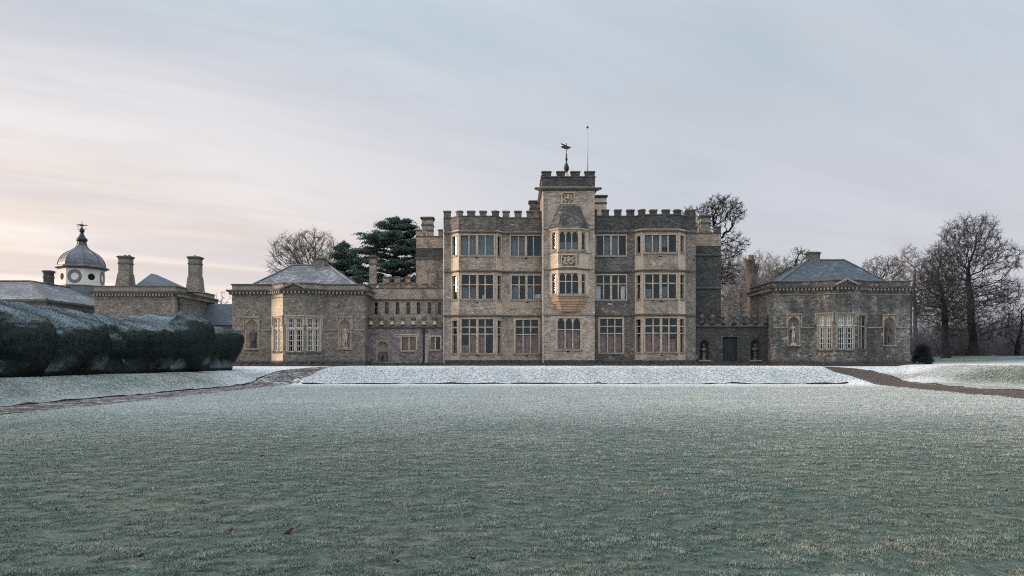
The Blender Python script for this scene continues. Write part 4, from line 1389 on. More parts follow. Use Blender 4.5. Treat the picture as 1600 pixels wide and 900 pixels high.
def cresting(parent, sg, centres, y_top, y_bot, Y, stone_m):
    """swagged parapet with a ball on a bell-shaped foot at each rise"""
    z0, z1 = PZ(y_bot, Y), PZ(y_top, Y)
    m = MB()
    m.sweep([sg.at(0), sg.at(sg.L)], [(-0.3, z0 - 0.03), (0.08, z0 - 0.03), (0.16, z0 + 0.05), (0.16, z0 + 0.16), (0.0, z0 + 0.24), (-0.3, z0 + 0.24)])
    us = [sg.u(c) for c in centres]
    pitch = us[1] - us[0]
    n = int(sg.L / 0.08)
    for k in range(n):
        a, b_ = sg.L * k / n, sg.L * (k + 1) / n
        def hh(u):
            q = (u - us[0]) / pitch
            f = abs((q - math.floor(q)) - 0.5) * 2
            return z0 + 0.26 + 0.30 * f ** 3
        c = [(*sg.at(a, 0.0), z0 + 0.2), (*sg.at(b_, 0.0), z0 + 0.2), (*sg.at(b_, -0.25), z0 + 0.2), (*sg.at(a, -0.25), z0 + 0.2),
             (*sg.at(a, 0.0), hh(a)), (*sg.at(b_, 0.0), hh(b_)), (*sg.at(b_, -0.25), hh(b_)), (*sg.at(a, -0.25), hh(a))]
        m.hexa(c)
    p = m.build('cresting', 'dark_stone', parent)
    for u in us:
        m = MB(); m.smooth = True
        c = sg.at(u, 0.06)
        h = z1 - z0
        m.lathe(c, [(0.21, z0 + 0.25), (0.19, z0 + 0.25 + 0.14 * h), (0.11, z0 + 0.25 + 0.34 * h), (0.09, z0 + 0.25 + 0.42 * h), (0.12, z0 + 0.25 + 0.46 * h)], 12)
        o = m.build('finial', stone_m, p)
        m = MB(); m.ball((c[0], c[1], z1 - 0.21), 0.225, 0.2, 0.225, 12, 8); m.build('ball', 'dark_stone', p)
    return p


cresting(link_l, s, [579.5, 596.2, 612.8, 629.5, 646.2, 662.8, 679.5], 494, 512.5, YL, 'dressed_stone')
m = MB()
xq = PX(662, YL)
m.tube((xq, YL - 0.09, GZ), (xq, YL - 0.09, ztl - 0.1), 0.06, 0.06, 8); m.tube((xq, YL - 0.09, ztl - 0.5), (xq, YL - 0.09, ztl - 0.15), 0.14, 0.14, 8)
m.build('drainpipe', 'black_iron', link_l)
m = MB()
m.hexa([(PX(664.5, YL), YL - 0.5, Z0), (PX(668, YL), YL - 0.5, Z0), (PX(671.5, YL), YL + 0.02, Z0), (PX(664.5, YL), YL + 0.02, Z0), (PX(664.5, YL), YL - 0.05, PZ(523, YL)), (PX(668, YL), YL - 0.05, PZ(523, YL)), (PX(671.5, YL), YL + 0.02, PZ(521, YL)), (PX(664.5, YL), YL + 0.02, PZ(521, YL))])
m.build('buttress', 'grey_dressed', link_l)
Yu = 65.6
zcu = PZ(451, Yu)
su = Seg((PX(571, Yu), Yu), (PX(694, Yu), Yu))
w = Wall(su, ztl - 0.4, zcu, 'rubble_stone', link_l, reveal=0.3)
for cxp in (588, 604.5, 621.3, 637.8, 654.2, 670.8, 687):
    w.window(cxp - 2.9, cxp + 2.9, 472, 491, 1, [479.5], sur=0.05, sill=None, room=0.5, frame='grey_dressed', bar=0.06)
w.build()
band([su.at(0), su.at(su.L)], PZ(469.3, Yu), 0.14, 0.12, 'string_course', 'dark_stone', link_l)
m = MB(); m.sweep([su.at(0), su.at(su.L)], [(-0.4, zcu - 0.3), (-0.02, zcu - 0.3), (-0.02, zcu), (0.05, zcu + 0.002), (0.05, zcu + 0.07), (-0.17, zcu + 0.12), (-0.4, zcu + 0.07)])
bt = m.build('battlement', 'dark_stone', link_l)
for a, b_ in ((575, 587), (592.5, 600.5), (609, 617.3), (626, 634), (642.5, 651), (659.5, 667.8), (676.5, 684.5)):
    merlon(su, su.u(a), su.u(b_), zcu, PZ(442.3, Yu), bt, ('grey_rubble', 'dark_stone'))
m = MB(); m.box(PX(571, Yu), PX(694, Yu), Yu + 0.05, 70.5, zcu - 0.5, zcu - 0.3); m.build('roof', 'lead', link_l)
Yr = 69.8; zcr2 = PZ(443.5, Yr)
s2 = Seg((PX(590, Yr), Yr), (PX(652, Yr), Yr))
w = Wall(s2, 4.0, zcr2, 'rubble_stone', link_l); w.build()
m = MB(); m.sweep([s2.at(0), s2.at(s2.L)], [(-0.4, zcr2 - 0.3), (-0.02, zcr2 - 0.3), (-0.02, zcr2), (0.05, zcr2 + 0.002), (0.05, zcr2 + 0.07), (-0.17, zcr2 + 0.12), (-0.4, zcr2 + 0.07)])
b2 = m.build('battlement', 'dark_stone', link_l)
for a, b_ in ((598, 608.5), (616, 625), (633.5, 641)):
    merlon(s2, s2.u(a), s2.u(b_), zcr2, PZ(431.7, Yr), b2, ('rubble_stone', 'dark_stone'))
for a, b_ in ((609, 615.5), (625.5, 633), (641.5, 652)):
    merlon(s2, s2.u(a), s2.u(b_), zcr2 - 0.2, PZ(440, Yr), b2, ('rubble_stone', 'dark_stone'), 0.3, 0.08)
chimney(link_l, 575.5, 588, 399, 447, 66.4, 0.8, 'rubble_stone')

# ================================================================== RIGHT SCREEN WALL
YR_ = 64.3
scr = thing('garden_wall', (PX(1148, YR_), YR_, GZ), 'shaded stone screen wall with green door and ball cresting right of the house', 'wall')
ztr = PZ(509.5, YR_)
s = Seg((PX(1086, YR_), YR_), (PX(1209.5, YR_), YR_))
w = Wall(s, Z0, ztr, 'shaded_rubble', scr, reveal=0.3)
b1_at, _ = w.niche(1092.5, 1109.5, 528.5, 562.5, 0.55, 'shaded_rubble', ogee=False, back='dark_rubble')  # niche backs in dark stone, standing in for shade in the recesses
b2_at, _ = w.niche(1172, 1189.5, 527.5, 562.5, 0.55, 'shaded_rubble', ogee=True, back='dark_rubble')
u0, u1, z0, z1 = w.rect(1129, 1152, 526.5, 563)
w.holes.append((u0, u1, z0 - 0.1, z1))
w.build()
m = MB()
n = 8
for k in range(n):
    a, b_ = u0 + (u1 - u0) * k / n, u0 + (u1 - u0) * (k + 1) / n
    zt_ = [z1 - 0.13 * (2 * abs((q - u0) / (u1 - u0) - 0.5)) ** 2 for q in (a, b_)]
    q = 0.004 * (k % 2)
    m.hexa([(*s.at(a + 0.006, -0.18 + q), z0 - 0.1), (*s.at(b_ - 0.006, -0.18 + q), z0 - 0.1), (*s.at(b_ - 0.006, -0.25), z0 - 0.1), (*s.at(a + 0.006, -0.25), z0 - 0.1),
            (*s.at(a + 0.006, -0.18 + q), zt_[0] - 0.02), (*s.at(b_ - 0.006, -0.18 + q), zt_[1] - 0.02), (*s.at(b_ - 0.006, -0.25), zt_[1] - 0.02), (*s.at(a + 0.006, -0.25), zt_[0] - 0.02)])
dr = m.build('door', 'green_door', scr)
m = MB(); m.lbox(s, u0, u1, z0 - 0.1, z1, -0.33, -0.27); m.build('door_backing', 'opening_dark', dr)
m = MB()
c = s.at(u1 - 0.16, -0.14); zz = (z0 + z1) / 2 - 0.05
m.ball((c[0], c[1], zz), 0.045, 0.045, 0.045, 8, 6); m.build('handle', 'black_iron', dr)
m = MB()
m.lbox(s, u0 - 0.18, u0 + 0.012, z0 - 0.1, z1 + 0.0, -0.1, 0.03); m.lbox(s, u1 - 0.012, u1 + 0.18, z0 - 0.1, z1, -0.1, 0.03); m.lbox(s, u0 - 0.18, u1 + 0.18, z1 - 0.012, z1 + 0.2, -0.1, 0.034)
m.build('door_surround', 'shaded_rubble', scr)
m = MB(); m.box(PX(1086, YR_), PX(1209, YR_), YR_ + 0.01, YR_ + 0.6, Z0, ztr - 0.01)
cresting(scr, s, [1096.3, 1113, 1129.6, 1146.2, 1162.9, 1179.6, 1196.4], 491.5, 511, YR_, 'dark_rubble')

# glasshouse gable behind the screen wall
Yg = 68.0
gh = thing('greenhouse', (PX(1163, Yg), Yg, GZ), 'small greenhouse with green framed gable showing above the screen wall', 'greenhouse')
xa_, xb_ = PX(1149.5, Yg), PX(1177, Yg); zg0, zg1 = PZ(505, Yg), PZ(492.5, Yg); xm_ = (xa_ + xb_) / 2
m = MB()
for yy in (Yg, Yg + 3.0):
    m.box(xa_, xa_ + 0.09, yy, yy + 0.09, GZ, zg0); m.box(xb_ - 0.09, xb_, yy, yy + 0.09, GZ, zg0)
    m.tube((xa_ - 0.1, yy + 0.04, zg0), (xm_, yy + 0.04, zg1), 0.06, 0.06, 6); m.tube((xb_ + 0.1, yy + 0.04, zg0), (xm_, yy + 0.04, zg1), 0.06, 0.06, 6)
    m.box(xa_, xb_, yy, yy + 0.07, zg0 - 0.06, zg0 + 0.03); m.box(xm_ - 0.04, xm_ + 0.04, yy + 0.005, yy + 0.06, GZ, zg1)
m.tube((xm_, Yg, zg1), (xm_, Yg + 3.09, zg1), 0.06, 0.06, 6)
m.build('frame', 'green_frame', gh)
m = MB()
m.face([(xa_, Yg, zg0), (xm_, Yg, zg1), (xm_, Yg + 3.05, zg1), (xa_, Yg + 3.05, zg0)]); m.face([(xm_, Yg, zg1), (xb_, Yg, zg0), (xb_, Yg + 3.05, zg0), (xm_, Yg + 3.05, zg1)])
m.face([(xa_ + .02, Yg + .03, GZ), (xb_ - .02, Yg + .03, GZ), (xb_ - .02, Yg + .03, zg0), (xm_, Yg + .03, zg1), (xa_ + .02, Yg + .03, zg0)])
m.build('glazing', 'old_glass', gh)

# ================================================================== PAVILIONS
def cornice(pl, z, parent, closed=False, h=0.32, proj=0.38, mat='grey_dressed', dent=0.13):
    """classical cornice with a row of blocks beneath"""
    m = MB()
    m.sweep(pl, [(-0.05, z), (0.10, z), (0.12, z + h * 0.30), (proj - 0.05, z + h * 0.42), (proj, z + h * 0.75), (proj + 0.03, z + h), (-0.05, z + h)])
    m.cur = 1
    for a, b_ in zip(pl, pl[1:]):
        sg = Seg(a, b_)
        n = max(2, round(sg.L / 0.30))
        for k in range(n):
            uc = sg.L * (k + 0.5) / n
            m.lbox(sg, uc - dent / 2, uc + dent / 2, z - 0.05, z + h * 0.38, 0.03, proj - 0.05)
    return m.build('cornice', ['dark_stone', 'grey_dressed'], parent)


def pavilion(label, pl, Yb, ytop, ycor, ystr, wallm, roofm, ridge, eave, chim, nich, wins, pil, pedm, framem, statues):
    """pl: plan points left to right as (px, Y)"""
    P = poly(*pl)
    Yf = pl[0][1]
    t = thing('pavilion', ((P[0][0] + P[-1][0]) / 2, Yf, GZ), label, 'pavilion', 'pavilions flanking the house')
    ztop, zc_ = PZ(ytop, Yf), PZ(ycor, Yf)
    zs_ = PZ(ystr, Yf)
    full = [(P[0][0], Yb)] + P + [(P[-1][0], Yb)]
    SG = segs(full)
    WL = [Wall(q, Z0, zc_ + 0.05, wallm if k not in (2, 4) else 'ashlar' if k == 2 and 'left' in label else wallm, t) for k, q in enumerate(SG)]  # left pavilion's sunward cant in paler stone: sunlight put into the colour
    spots = []
    for k, a in nich:
        spots.append(WL[k].niche(*a, 0.48, 'dressed_stone', hood=PZ(ystr, Yf) - 0.0, hood_mat='grey_dressed', back='dressed_stone' if 'left' in label else 'grey_dressed')[0])
    for k, a, tr, lead, shut in wins:
        WL[k].window(*a, 2, tr, lead=lead, sur=0.12, bar=0.13, frame=framem, hood=0.75, sill='dark_stone', room=0.7, backing=shut)
    for q in WL: q.build()
    m = MB(); m.face([(P[-1][0], Yb, Z0), (P[0][0], Yb, Z0), (P[0][0], Yb, zc_), (P[-1][0], Yb, zc_)]); m.build('wall', wallm, t)
    # parapet above the cornice
    m = MB(); m.sweep(full, [(-0.35, zc_ + 0.2), (0.0, zc_ + 0.2), (0.0, ztop - 0.12), (-0.35, ztop - 0.12)])
    m.build('parapet', 'grey_dressed' if 'left' in label else 'weathered_rubble', t)
    m = MB(); m.sweep(full, [(-0.4, ztop - 0.118), (0.07, ztop - 0.118), (0.09, ztop - 0.04), (0.04, ztop), (-0.4, ztop)])
    m.build('coping', 'dark_stone', t)
    cornice(full, zc_, t)
    band(full, zc_ - 0.42, 0.09, 0.05, 'frieze_band', 'grey_dressed', t)
    m = MB(); m.sweep(full, [(-0.02, Z0), (0.07, Z0), (0.07, GZ + 0.35), (-0.02, GZ + 0.45)]); m.build('plinth', 'dark_rubble', t)
    # thin string that the hoods die into
    for k in (1, 5):
        sg = SG[k]
        hs = sorted([(h[0] - 0.15, h[1] + 0.15) for h in WL[k].holes])
        cuts = [0.0] + [v for h in hs for v in h] + [sg.L]
        for a, b_ in zip(cuts[::2], cuts[1::2]):
            m = MB(); m.lbox(sg, a, b_, zs_ - 0.05, zs_ + 0.07, -0.03, 0.07)
            m.build('string_course', 'grey_dressed', t)
    # pediment over the middle of the bow
    sg = SG[3]
    a, b_ = 0.0 - 0.05, sg.L + 0.05
    zb_ = zc_ + 0.33; zt_ = ztop - 0.02
    m = MB()
    um = (a + b_) / 2
    m.hexa([(*sg.at(a + 0.1, 0.1), zb_), (*sg.at(b_ - 0.1, 0.1), zb_), (*sg.at(b_ - 0.1, 0.0), zb_), (*sg.at(a + 0.1, 0.0), zb_), (*sg.at(um - 0.02, 0.1), zt_ - 0.1), (*sg.at(um + 0.02, 0.1), zt_ - 0.1), (*sg.at(um + 0.02, 0.0), zt_ - 0.1), (*sg.at(um - 0.02, 0.0), zt_ - 0.1)])
    for p, q in (((a, zb_), (um, zt_)), ((um, zt_), (b_, zb_))):
        m.lbar(sg, p, q, 0.13, 0.0, 0.40)
        for j in range(5):
            f = (j + 0.6) / 5.2
            uu, zz = p[0] + (q[0] - p[0]) * f, p[1] + (q[1] - p[1]) * f - 0.13
            if zz > zb_ + 0.05: m.lbox(sg, uu - 0.06, uu + 0.06, zz - 0.05, zz + 0.04, 0.09, 0.28)
    m.build('pediment', 'grey_dressed', t)
    if pil:
        e = P[-1]
        m = MB(); m.box(e[0] - 0.001 + 0.004, e[0] + 0.36, Yf + 0.35, Yf + 0.95, Z0, zc_ - 0.02); m.build('pilaster', 'dark_rubble', t)
    # hipped slate roof
    ze = ztop - 0.30
    (rx0, rx1, ry, Yrg) = ridge
    zr = PZ(ry, Yrg)
    r0, r1 = Vector((PX(rx0, Yrg), Yrg, zr)), Vector((PX(rx1, Yrg), Yrg, zr))
    ex0, ex1 = eave
    Ye = Yf + 0.45
    c = [Vector((PX(ex0, Ye), Ye, ze)), Vector((PX(ex1, Ye), Ye, ze)), Vector((PX(ex1, Ye), Yb - 0.4, ze)), Vector((PX(ex0, Ye), Yb - 0.4, ze))]
    m = MB()
    m.face([c[0], c[1], r1, r0]); m.face([c[1], c[2], r1]); m.face([c[2], c[3], r0, r1]); m.face([c[3], c[0], r0])
    rf = m.build('roof', roofm, t)
    m = MB()
    for p, q in ((c[0], r0), (c[1], r1), (r0, r1), (c[3], r0), (c[2], r1)):
        m.tube(p + Vector((0, 0, 0.03)), q + Vector((0, 0, 0.03)), 0.07, 0.07, 6)
    m.build('ridge_roll', 'lead', rf)
    a = chim
    x0, x1 = PX(a[0], a[4]), PX(a[1], a[4])
    m = MB(); z0_, z1_ = zr - 0.6, PZ(a[2], a[4])
    m.box(x0 + 0.08, x1 - 0.08, a[4], a[4] + 0.9, z0_, z1_ - 0.2)
    ch = m.build('chimney', 'grey_rubble', t)
    m = MB(); m.box(x0, x1, a[4] - 0.08, a[4] + 0.98, z1_ - 0.2 + 0.002, z1_ - 0.08); m.box(x0 + 0.1, x1 - 0.1, a[4] + 0.05, a[4] + 0.85, z1_ - 0.078, z1_); m.build('cap', 'dark_stone', ch)
    return t, spots


WH = [('white_blind', 0, 1, 0.62, 1.0)]
pav_l, sp_l = pavilion('left stone pavilion with brown rubble walls and pale frosted slate roof', [(362.5, 63), (424, 63), (442, 61.87), (478, 61.87), (508, 63), (570, 63)], 70, 443.5, 459, 515.5,
                       'grey_rubble', 'frosted_slate', (458, 513, 414.5, 66.5), (384, 562), (488, 508, 402, 416, 66.2),
                       [(1, (382.5, 404, 497, 544.5)), (5, (528.5, 549, 497, 544.5))],
                       [(2, (427.5, 439.5, 497, 549), [513.5], True, []), (3, (449, 472, 496.5, 549.5), [513.5], True, []), (4, (481, 500, 497, 549), [513.5], True, [])],
                       False, True, 'dressed_stone', None)
pav_r, sp_r = pavilion('right stone pavilion with blackened rubble walls and blue slate roof', [(1208, 63), (1271, 63), (1304, 61.87), (1339, 61.87), (1355, 63), (1422, 63)], 69, 438.5, 453.5, 512,
                       'weathered_rubble', 'blue_slate', (1263, 1319, 406.5, 66.0), (1211, 1395), (1263.5, 1283, 393, 407, 65.8),
                       [(1, (1230.5, 1250.5, 492.5, 539)), (5, (1380.5, 1399.5, 493, 539))],
                       [(2, (1278.5, 1298.5, 492.5, 546), [510], True, WH), (3, (1308.5, 1333.5, 492.5, 546), [510], True, WH), (4, (1342, 1352, 493, 545), [510], False, [('brown_shutter', 0, 1, 0, 1)])],
                       True, True, 'grey_dressed', None)

# ================================================================== STABLE RANGE, far left
st = thing('parapeted_block', (PX(210, 72), 72, GZ), 'square stone service block with tall chimneys rising behind the hedge', 'building')
xA, xB = PX(147.5, 72), PX(273.5, 72)
P = [(xA, 82), (xA, 72), (xB, 72), (xB, 81.6)]
ztp, zcn = PZ(446.5, 72), PZ(462, 72)
for q in segs(P):
    w = Wall(q, Z0, zcn + 0.05, 'grey_rubble', st); w.build()
cornice(P, zcn, st, h=0.42, proj=0.45, mat='grey_dressed')
m = MB(); m.sweep(P, [(-0.35, zcn + 0.3), (0.0, zcn + 0.3), (0.0, ztp - 0.1), (-0.35, ztp - 0.1)]); m.build('parapet', 'grey_dressed', st)
m = MB(); m.sweep(P, [(-0.4, ztp - 0.098), (0.08, ztp - 0.098), (0.08, ztp), (-0.4, ztp)]); m.build('coping', 'dark_stone', st)
band(P, zcn - 0.6, 0.1, 0.06, 'frieze_band', 'grey_dressed', st)
m = MB(); zt_ = PZ(427.5, 76.5); xp0, xp1 = PX(237, 76.5), PX(243, 76.5)
c = [(PX(203, 72.6), 72.6, ztp - 0.3), (PX(277, 72.6) - 0.6, 72.6, ztp - 0.3), (PX(277, 72.6) - 0.6, 81, ztp - 0.3), (PX(203, 72.6), 81, ztp - 0.3)]
r0, r1 = (PX(238, 76.5), 76.3, zt_), (PX(238, 76.5), 77.5, zt_)
m.face([c[0], c[1], r0]); m.face([c[1], c[2], r1, r0]); m.face([c[2], c[3], r1]); m.face([c[3], c[0], r0, r1])
m.build('roof', 'dark_slate', st)
for px0, px1, py0, py1, Y, foot in ((183, 202, 399, 447, 73.2, 5), (292.5, 311.5, 400, 452, 74.6, 5)):
    o = chimney(st, px0, px1, py0, py1, Y, 1.0, 'grey_rubble')
    x0, x1 = PX(px0, Y), PX(px1, Y)
    m = MB()
    zf = PZ(py1, Y) - 0.3; zt2 = PZ(py1 - 20, Y)
    if px0 < 250: a, b_ = x0 - 0.16, x1 + 0.10
    else: a, b_ = x0 - 0.12, x1 + 0.08
    m.hexa([(a, Y - 0.2, zf), (b_, Y - 0.2, zf), (b_, Y + 1.2, zf), (a, Y + 1.2, zf), (x0 + 0.02, Y + 0.02, zt2), (x1 - 0.02, Y + 0.02, zt2), (x1 - 0.02, Y + 0.98, zt2), (x0 + 0.02, Y + 0.98, zt2)])
    m.build('base', 'grey_rubble', o)
    m = MB()
    for k in range(2 if px0 < 250 else 1):
        xx = x0 + (x1 - x0) * (0.45 + 0.35 * k); z = PZ(py0, Y)
        m.tube((xx, Y + 0.5, z - 0.02), (xx, Y + 0.5, z + 0.13), 0.12, 0.10, 10)
    m.build('chimney_pot', 'dark_stone', o)
# scroll bracket on the flank
m = MB(); m.smooth = True
ys0 = 72.9
m.tube((xB, ys0, PZ(472, 73)), (xB + 0.3, ys0, PZ(472, 73)), 0.32, 0.32, 14); m.tube((xB, ys0 - 0.1, PZ(480, 73)), (xB + 0.25, ys0 - 0.1, PZ(480, 73)), 0.2, 0.2, 12)
m.build('scroll_bracket', 'dark_stone', st)

# ---- slate-roofed stable building with the cupola
sb = thing('stable_building', (-51.5, 80, GZ), 'long slate roofed stable range with domed clock cupola behind the hedge', 'building')
ZE, ZRG = PZ(468, 75), PZ(440, 79.4)
xe, yr = -47.3, 79.3
xl_ = -85.0; yb_ = 112.0
xrg = -51.6
m = MB()
m.face([(xl_, 75, Z0), (xe, 75, Z0), (xe, 75, ZE - 0.1), (xl_, 75, ZE - 0.1)]); m.face([(xe, 75, Z0), (xe, yb_, Z0), (xe, yb_, ZE - 0.1), (xe, 75, ZE - 0.1)])
m.build('wall', 'rubble_stone', sb)
m = MB()
m.face([(xl_, 74.7, ZE), (xe + 0.3, 74.7, ZE), (xrg, yr, ZRG), (xl_, yr, ZRG)])
m.face([(xe + 0.3, 74.7, ZE), (xe + 0.3, yb_, ZE), (xrg, yb_, ZRG), (xrg, yr, ZRG)])
m.face([(xl_, yr, ZRG), (xrg, yr, ZRG), (xrg - 4.3, yr + 4.3, ZE), (xl_, yr + 4.3, ZE)])
m.face([(xrg, yr, ZRG), (xrg, yb_, ZRG), (xrg - 4.3, yb_, ZE), (xrg - 4.3, yr + 4.3, ZE)])
rf = m.build('roof', 'frosted_slate', sb)
m = MB()
for p, q in (((xl_, yr, ZRG), (xrg, yr, ZRG)), ((xrg, yr, ZRG), (xrg, yb_, ZRG)), ((xe + 0.3, 74.7, ZE), (xrg, yr, ZRG))):
    m.tube(Vector(p) + Vector((0, 0, .04)), Vector(q) + Vector((0, 0, .04)), 0.10, 0.10, 6)
m.build('ridge_tile', 'dark_stone', rf)
m = MB(); m.sweep([(xl_, 75), (xe, 75), (xe, yb_)], [(-0.05, ZE - 0.85), (0.10, ZE - 0.85), (0.2, ZE - 0.4), (0.36, ZE - 0.2), (0.36, ZE - 0.02), (-0.05, ZE - 0.02)])
m.build('cornice', 'dark_stone', sb)
chimney(sb, 66, 78.5, 422, 446, 82.0, 0.9, 'dark_rubble')
# cupola
cc = (-51.55, 88.6); Yc = cc[1]
zb0, zb1, zb2 = PZ(449, Yc), PZ(420.5, Yc), PZ(417, Yc)
a0 = R(22.5 + 11)
ri = 2.42
oct_ = lambda r: [(cc[0] + r * math.cos(a0 + k * math.pi / 4), cc[1] + r * math.sin(a0 + k * math.pi / 4)) for k in range(8)]
m = MB(); m.prism(oct_(ri), zb0 - 0.2, zb1)
cup = m.build('cupola', 'lime_render', sb)
m = MB(); m.prism(oct_(ri + 0.06), zb0 - 3.2, zb0 + 0.02); m.prism(oct_(ri + 0.14), zb0 + 0.022, zb0 + 0.12); m.build('base', 'grey_paint', cup)
m = MB(); m.prism(oct_(ri + 0.12), zb1 - 0.12, zb1 + 0.06, oct_(ri + 0.45)); m.prism(oct_(ri + 0.5), zb1 + 0.062, zb1 + 0.2); m.prism(oct_(ri + 0.40), zb1 + 0.202, zb1 + 0.34, oct_(ri + 0.12)); m.build('eaves', 'lead', cup)
H = PZ(369, Yc) - zb1 - 0.34
prof = [(1.0, 0.0), (0.985, 0.10), (0.94, 0.22), (0.86, 0.34), (0.74, 0.46), (0.58, 0.55), (0.40, 0.64), (0.28, 0.72), (0.205, 0.82), (0.18, 0.92), (0.17, 1.0)]
m = MB(); zd = zb1 + 0.34
m.lathe(cc, [(r * (ri + 0.10), zd + h * (PZ(377, Yc) - zd)) for r, h in prof], 8, a0)
dm = m.build('dome', 'lead', cup)
m = MB()
for k in range(8):
    a = a0 + k * math.pi / 4
    pts = [Vector((cc[0] + (r * (ri + 0.10) + 0.01) * math.cos(a), cc[1] + (r * (ri + 0.10) + 0.01) * math.sin(a), zd + h * (PZ(377, Yc) - zd))) for r, h in prof]
    for p, q in zip(pts, pts[1:]): m.tube(p, q, 0.045, 0.045, 5)
m.build('dome_rib', 'lead', cup)
zt = PZ(377, Yc)
m = MB(); m.smooth = True
m.lathe(cc, [(0.42, zt - 0.1), (0.62, zt + 0.08), (0.60, zt + 0.25), (0.38, zt + 0.5), (0.22, zt + 0.85), (0.16, zt + 1.0), (0.28, zt + 1.12), (0.30, zt + 1.3), (0.22, zt + 1.46), (0.10, zt + 1.6), (0.05, zt + 1.9)], 16)
m.build('spire', 'black_iron', cup)
for k in range(8):
    am = a0 + (k + 0.5) * math.pi / 4
    nrm = Vector((math.cos(am), math.sin(am), 0)); ap = ri * math.cos(math.pi / 8)
    c = Vector((cc[0], cc[1], (zb0 + zb1) / 2 + 0.02)) + nrm * ap
    tx = Vector((-nrm.y, nrm.x, 0))
    m = MB()
    if k % 2:
        n = 28
        for j in range(n):
            t0, t1 = 2 * math.pi * j / n, 2 * math.pi * (j + 1) / n
            p = lambda t, r, d: c + tx * (r * math.cos(t)) + Vector((0, 0, r * math.sin(t))) + nrm * d
            m.face([p(t0, 0.44, 0.05), p(t1, 0.44, 0.05), p(t1, 0.78, 0.05), p(t0, 0.78, 0.05)][::-1])
            m.face([p(t0, 0.78, 0.05), p(t1, 0.78, 0.05), p(t1, 0.78, -0.02), p(t0, 0.78, -0.02)]); m.face([p(t0, 0.44, 0.05), p(t0, 0.44, -0.02), p(t1, 0.44, -0.02), p(t1, 0.44, 0.05)])
        m.build('clock_ring', 'grey_paint', cup)
    else:
        m.tube(c - nrm * 0.03, c + nrm * 0.012, 0.40, 0.40, 24); m.build('round_opening', 'opening_dark', cup)
vane((cc[0], cc[1], zt + 1.85), PZ(348, Yc) - zt - 1.85, 'black weathervane with a forked pointer above the lead cupola', False, 1.05)

# low slate-roofed outbuilding between hedge and pavilion
ob = thing('outbuilding', (PX(330, 78), 78, GZ), 'low dark slate roofed outbuilding between service block and left pavilion', 'building')
x0, x1 = PX(290, 78), PX(372, 78)
m = MB(); m.box(x0, x1, 78, 84, Z0, PZ(508, 78)); m.build('wall', 'grey_rubble', ob)
m = MB(); m.hexa([(x0 - .2, 77.7, PZ(508, 78) + .01), (x1 + .2, 77.7, PZ(508, 78) + .01), (x1 + .2, 84.2, PZ(508, 78) + .01), (x0 - .2, 84.2, PZ(508, 78) + .01), (x0, 79.6, PZ(475.5, 80)), (x1, 79.6, PZ(475.5, 80)), (x1, 81, PZ(475.5, 80)), (x0, 81, PZ(475.5, 80))]); m.build('roof', 'dark_slate', ob)

# ================================================================== STATUES, BUSTS
def capsule(m, p, q, r0, r1, n=10):
    m.smooth = True
    m.tube(p, q, r0, r1, n)
    m.ball(p, r0, r0, r0, n, 6); m.ball(q, r1, r1, r1, n, 6)


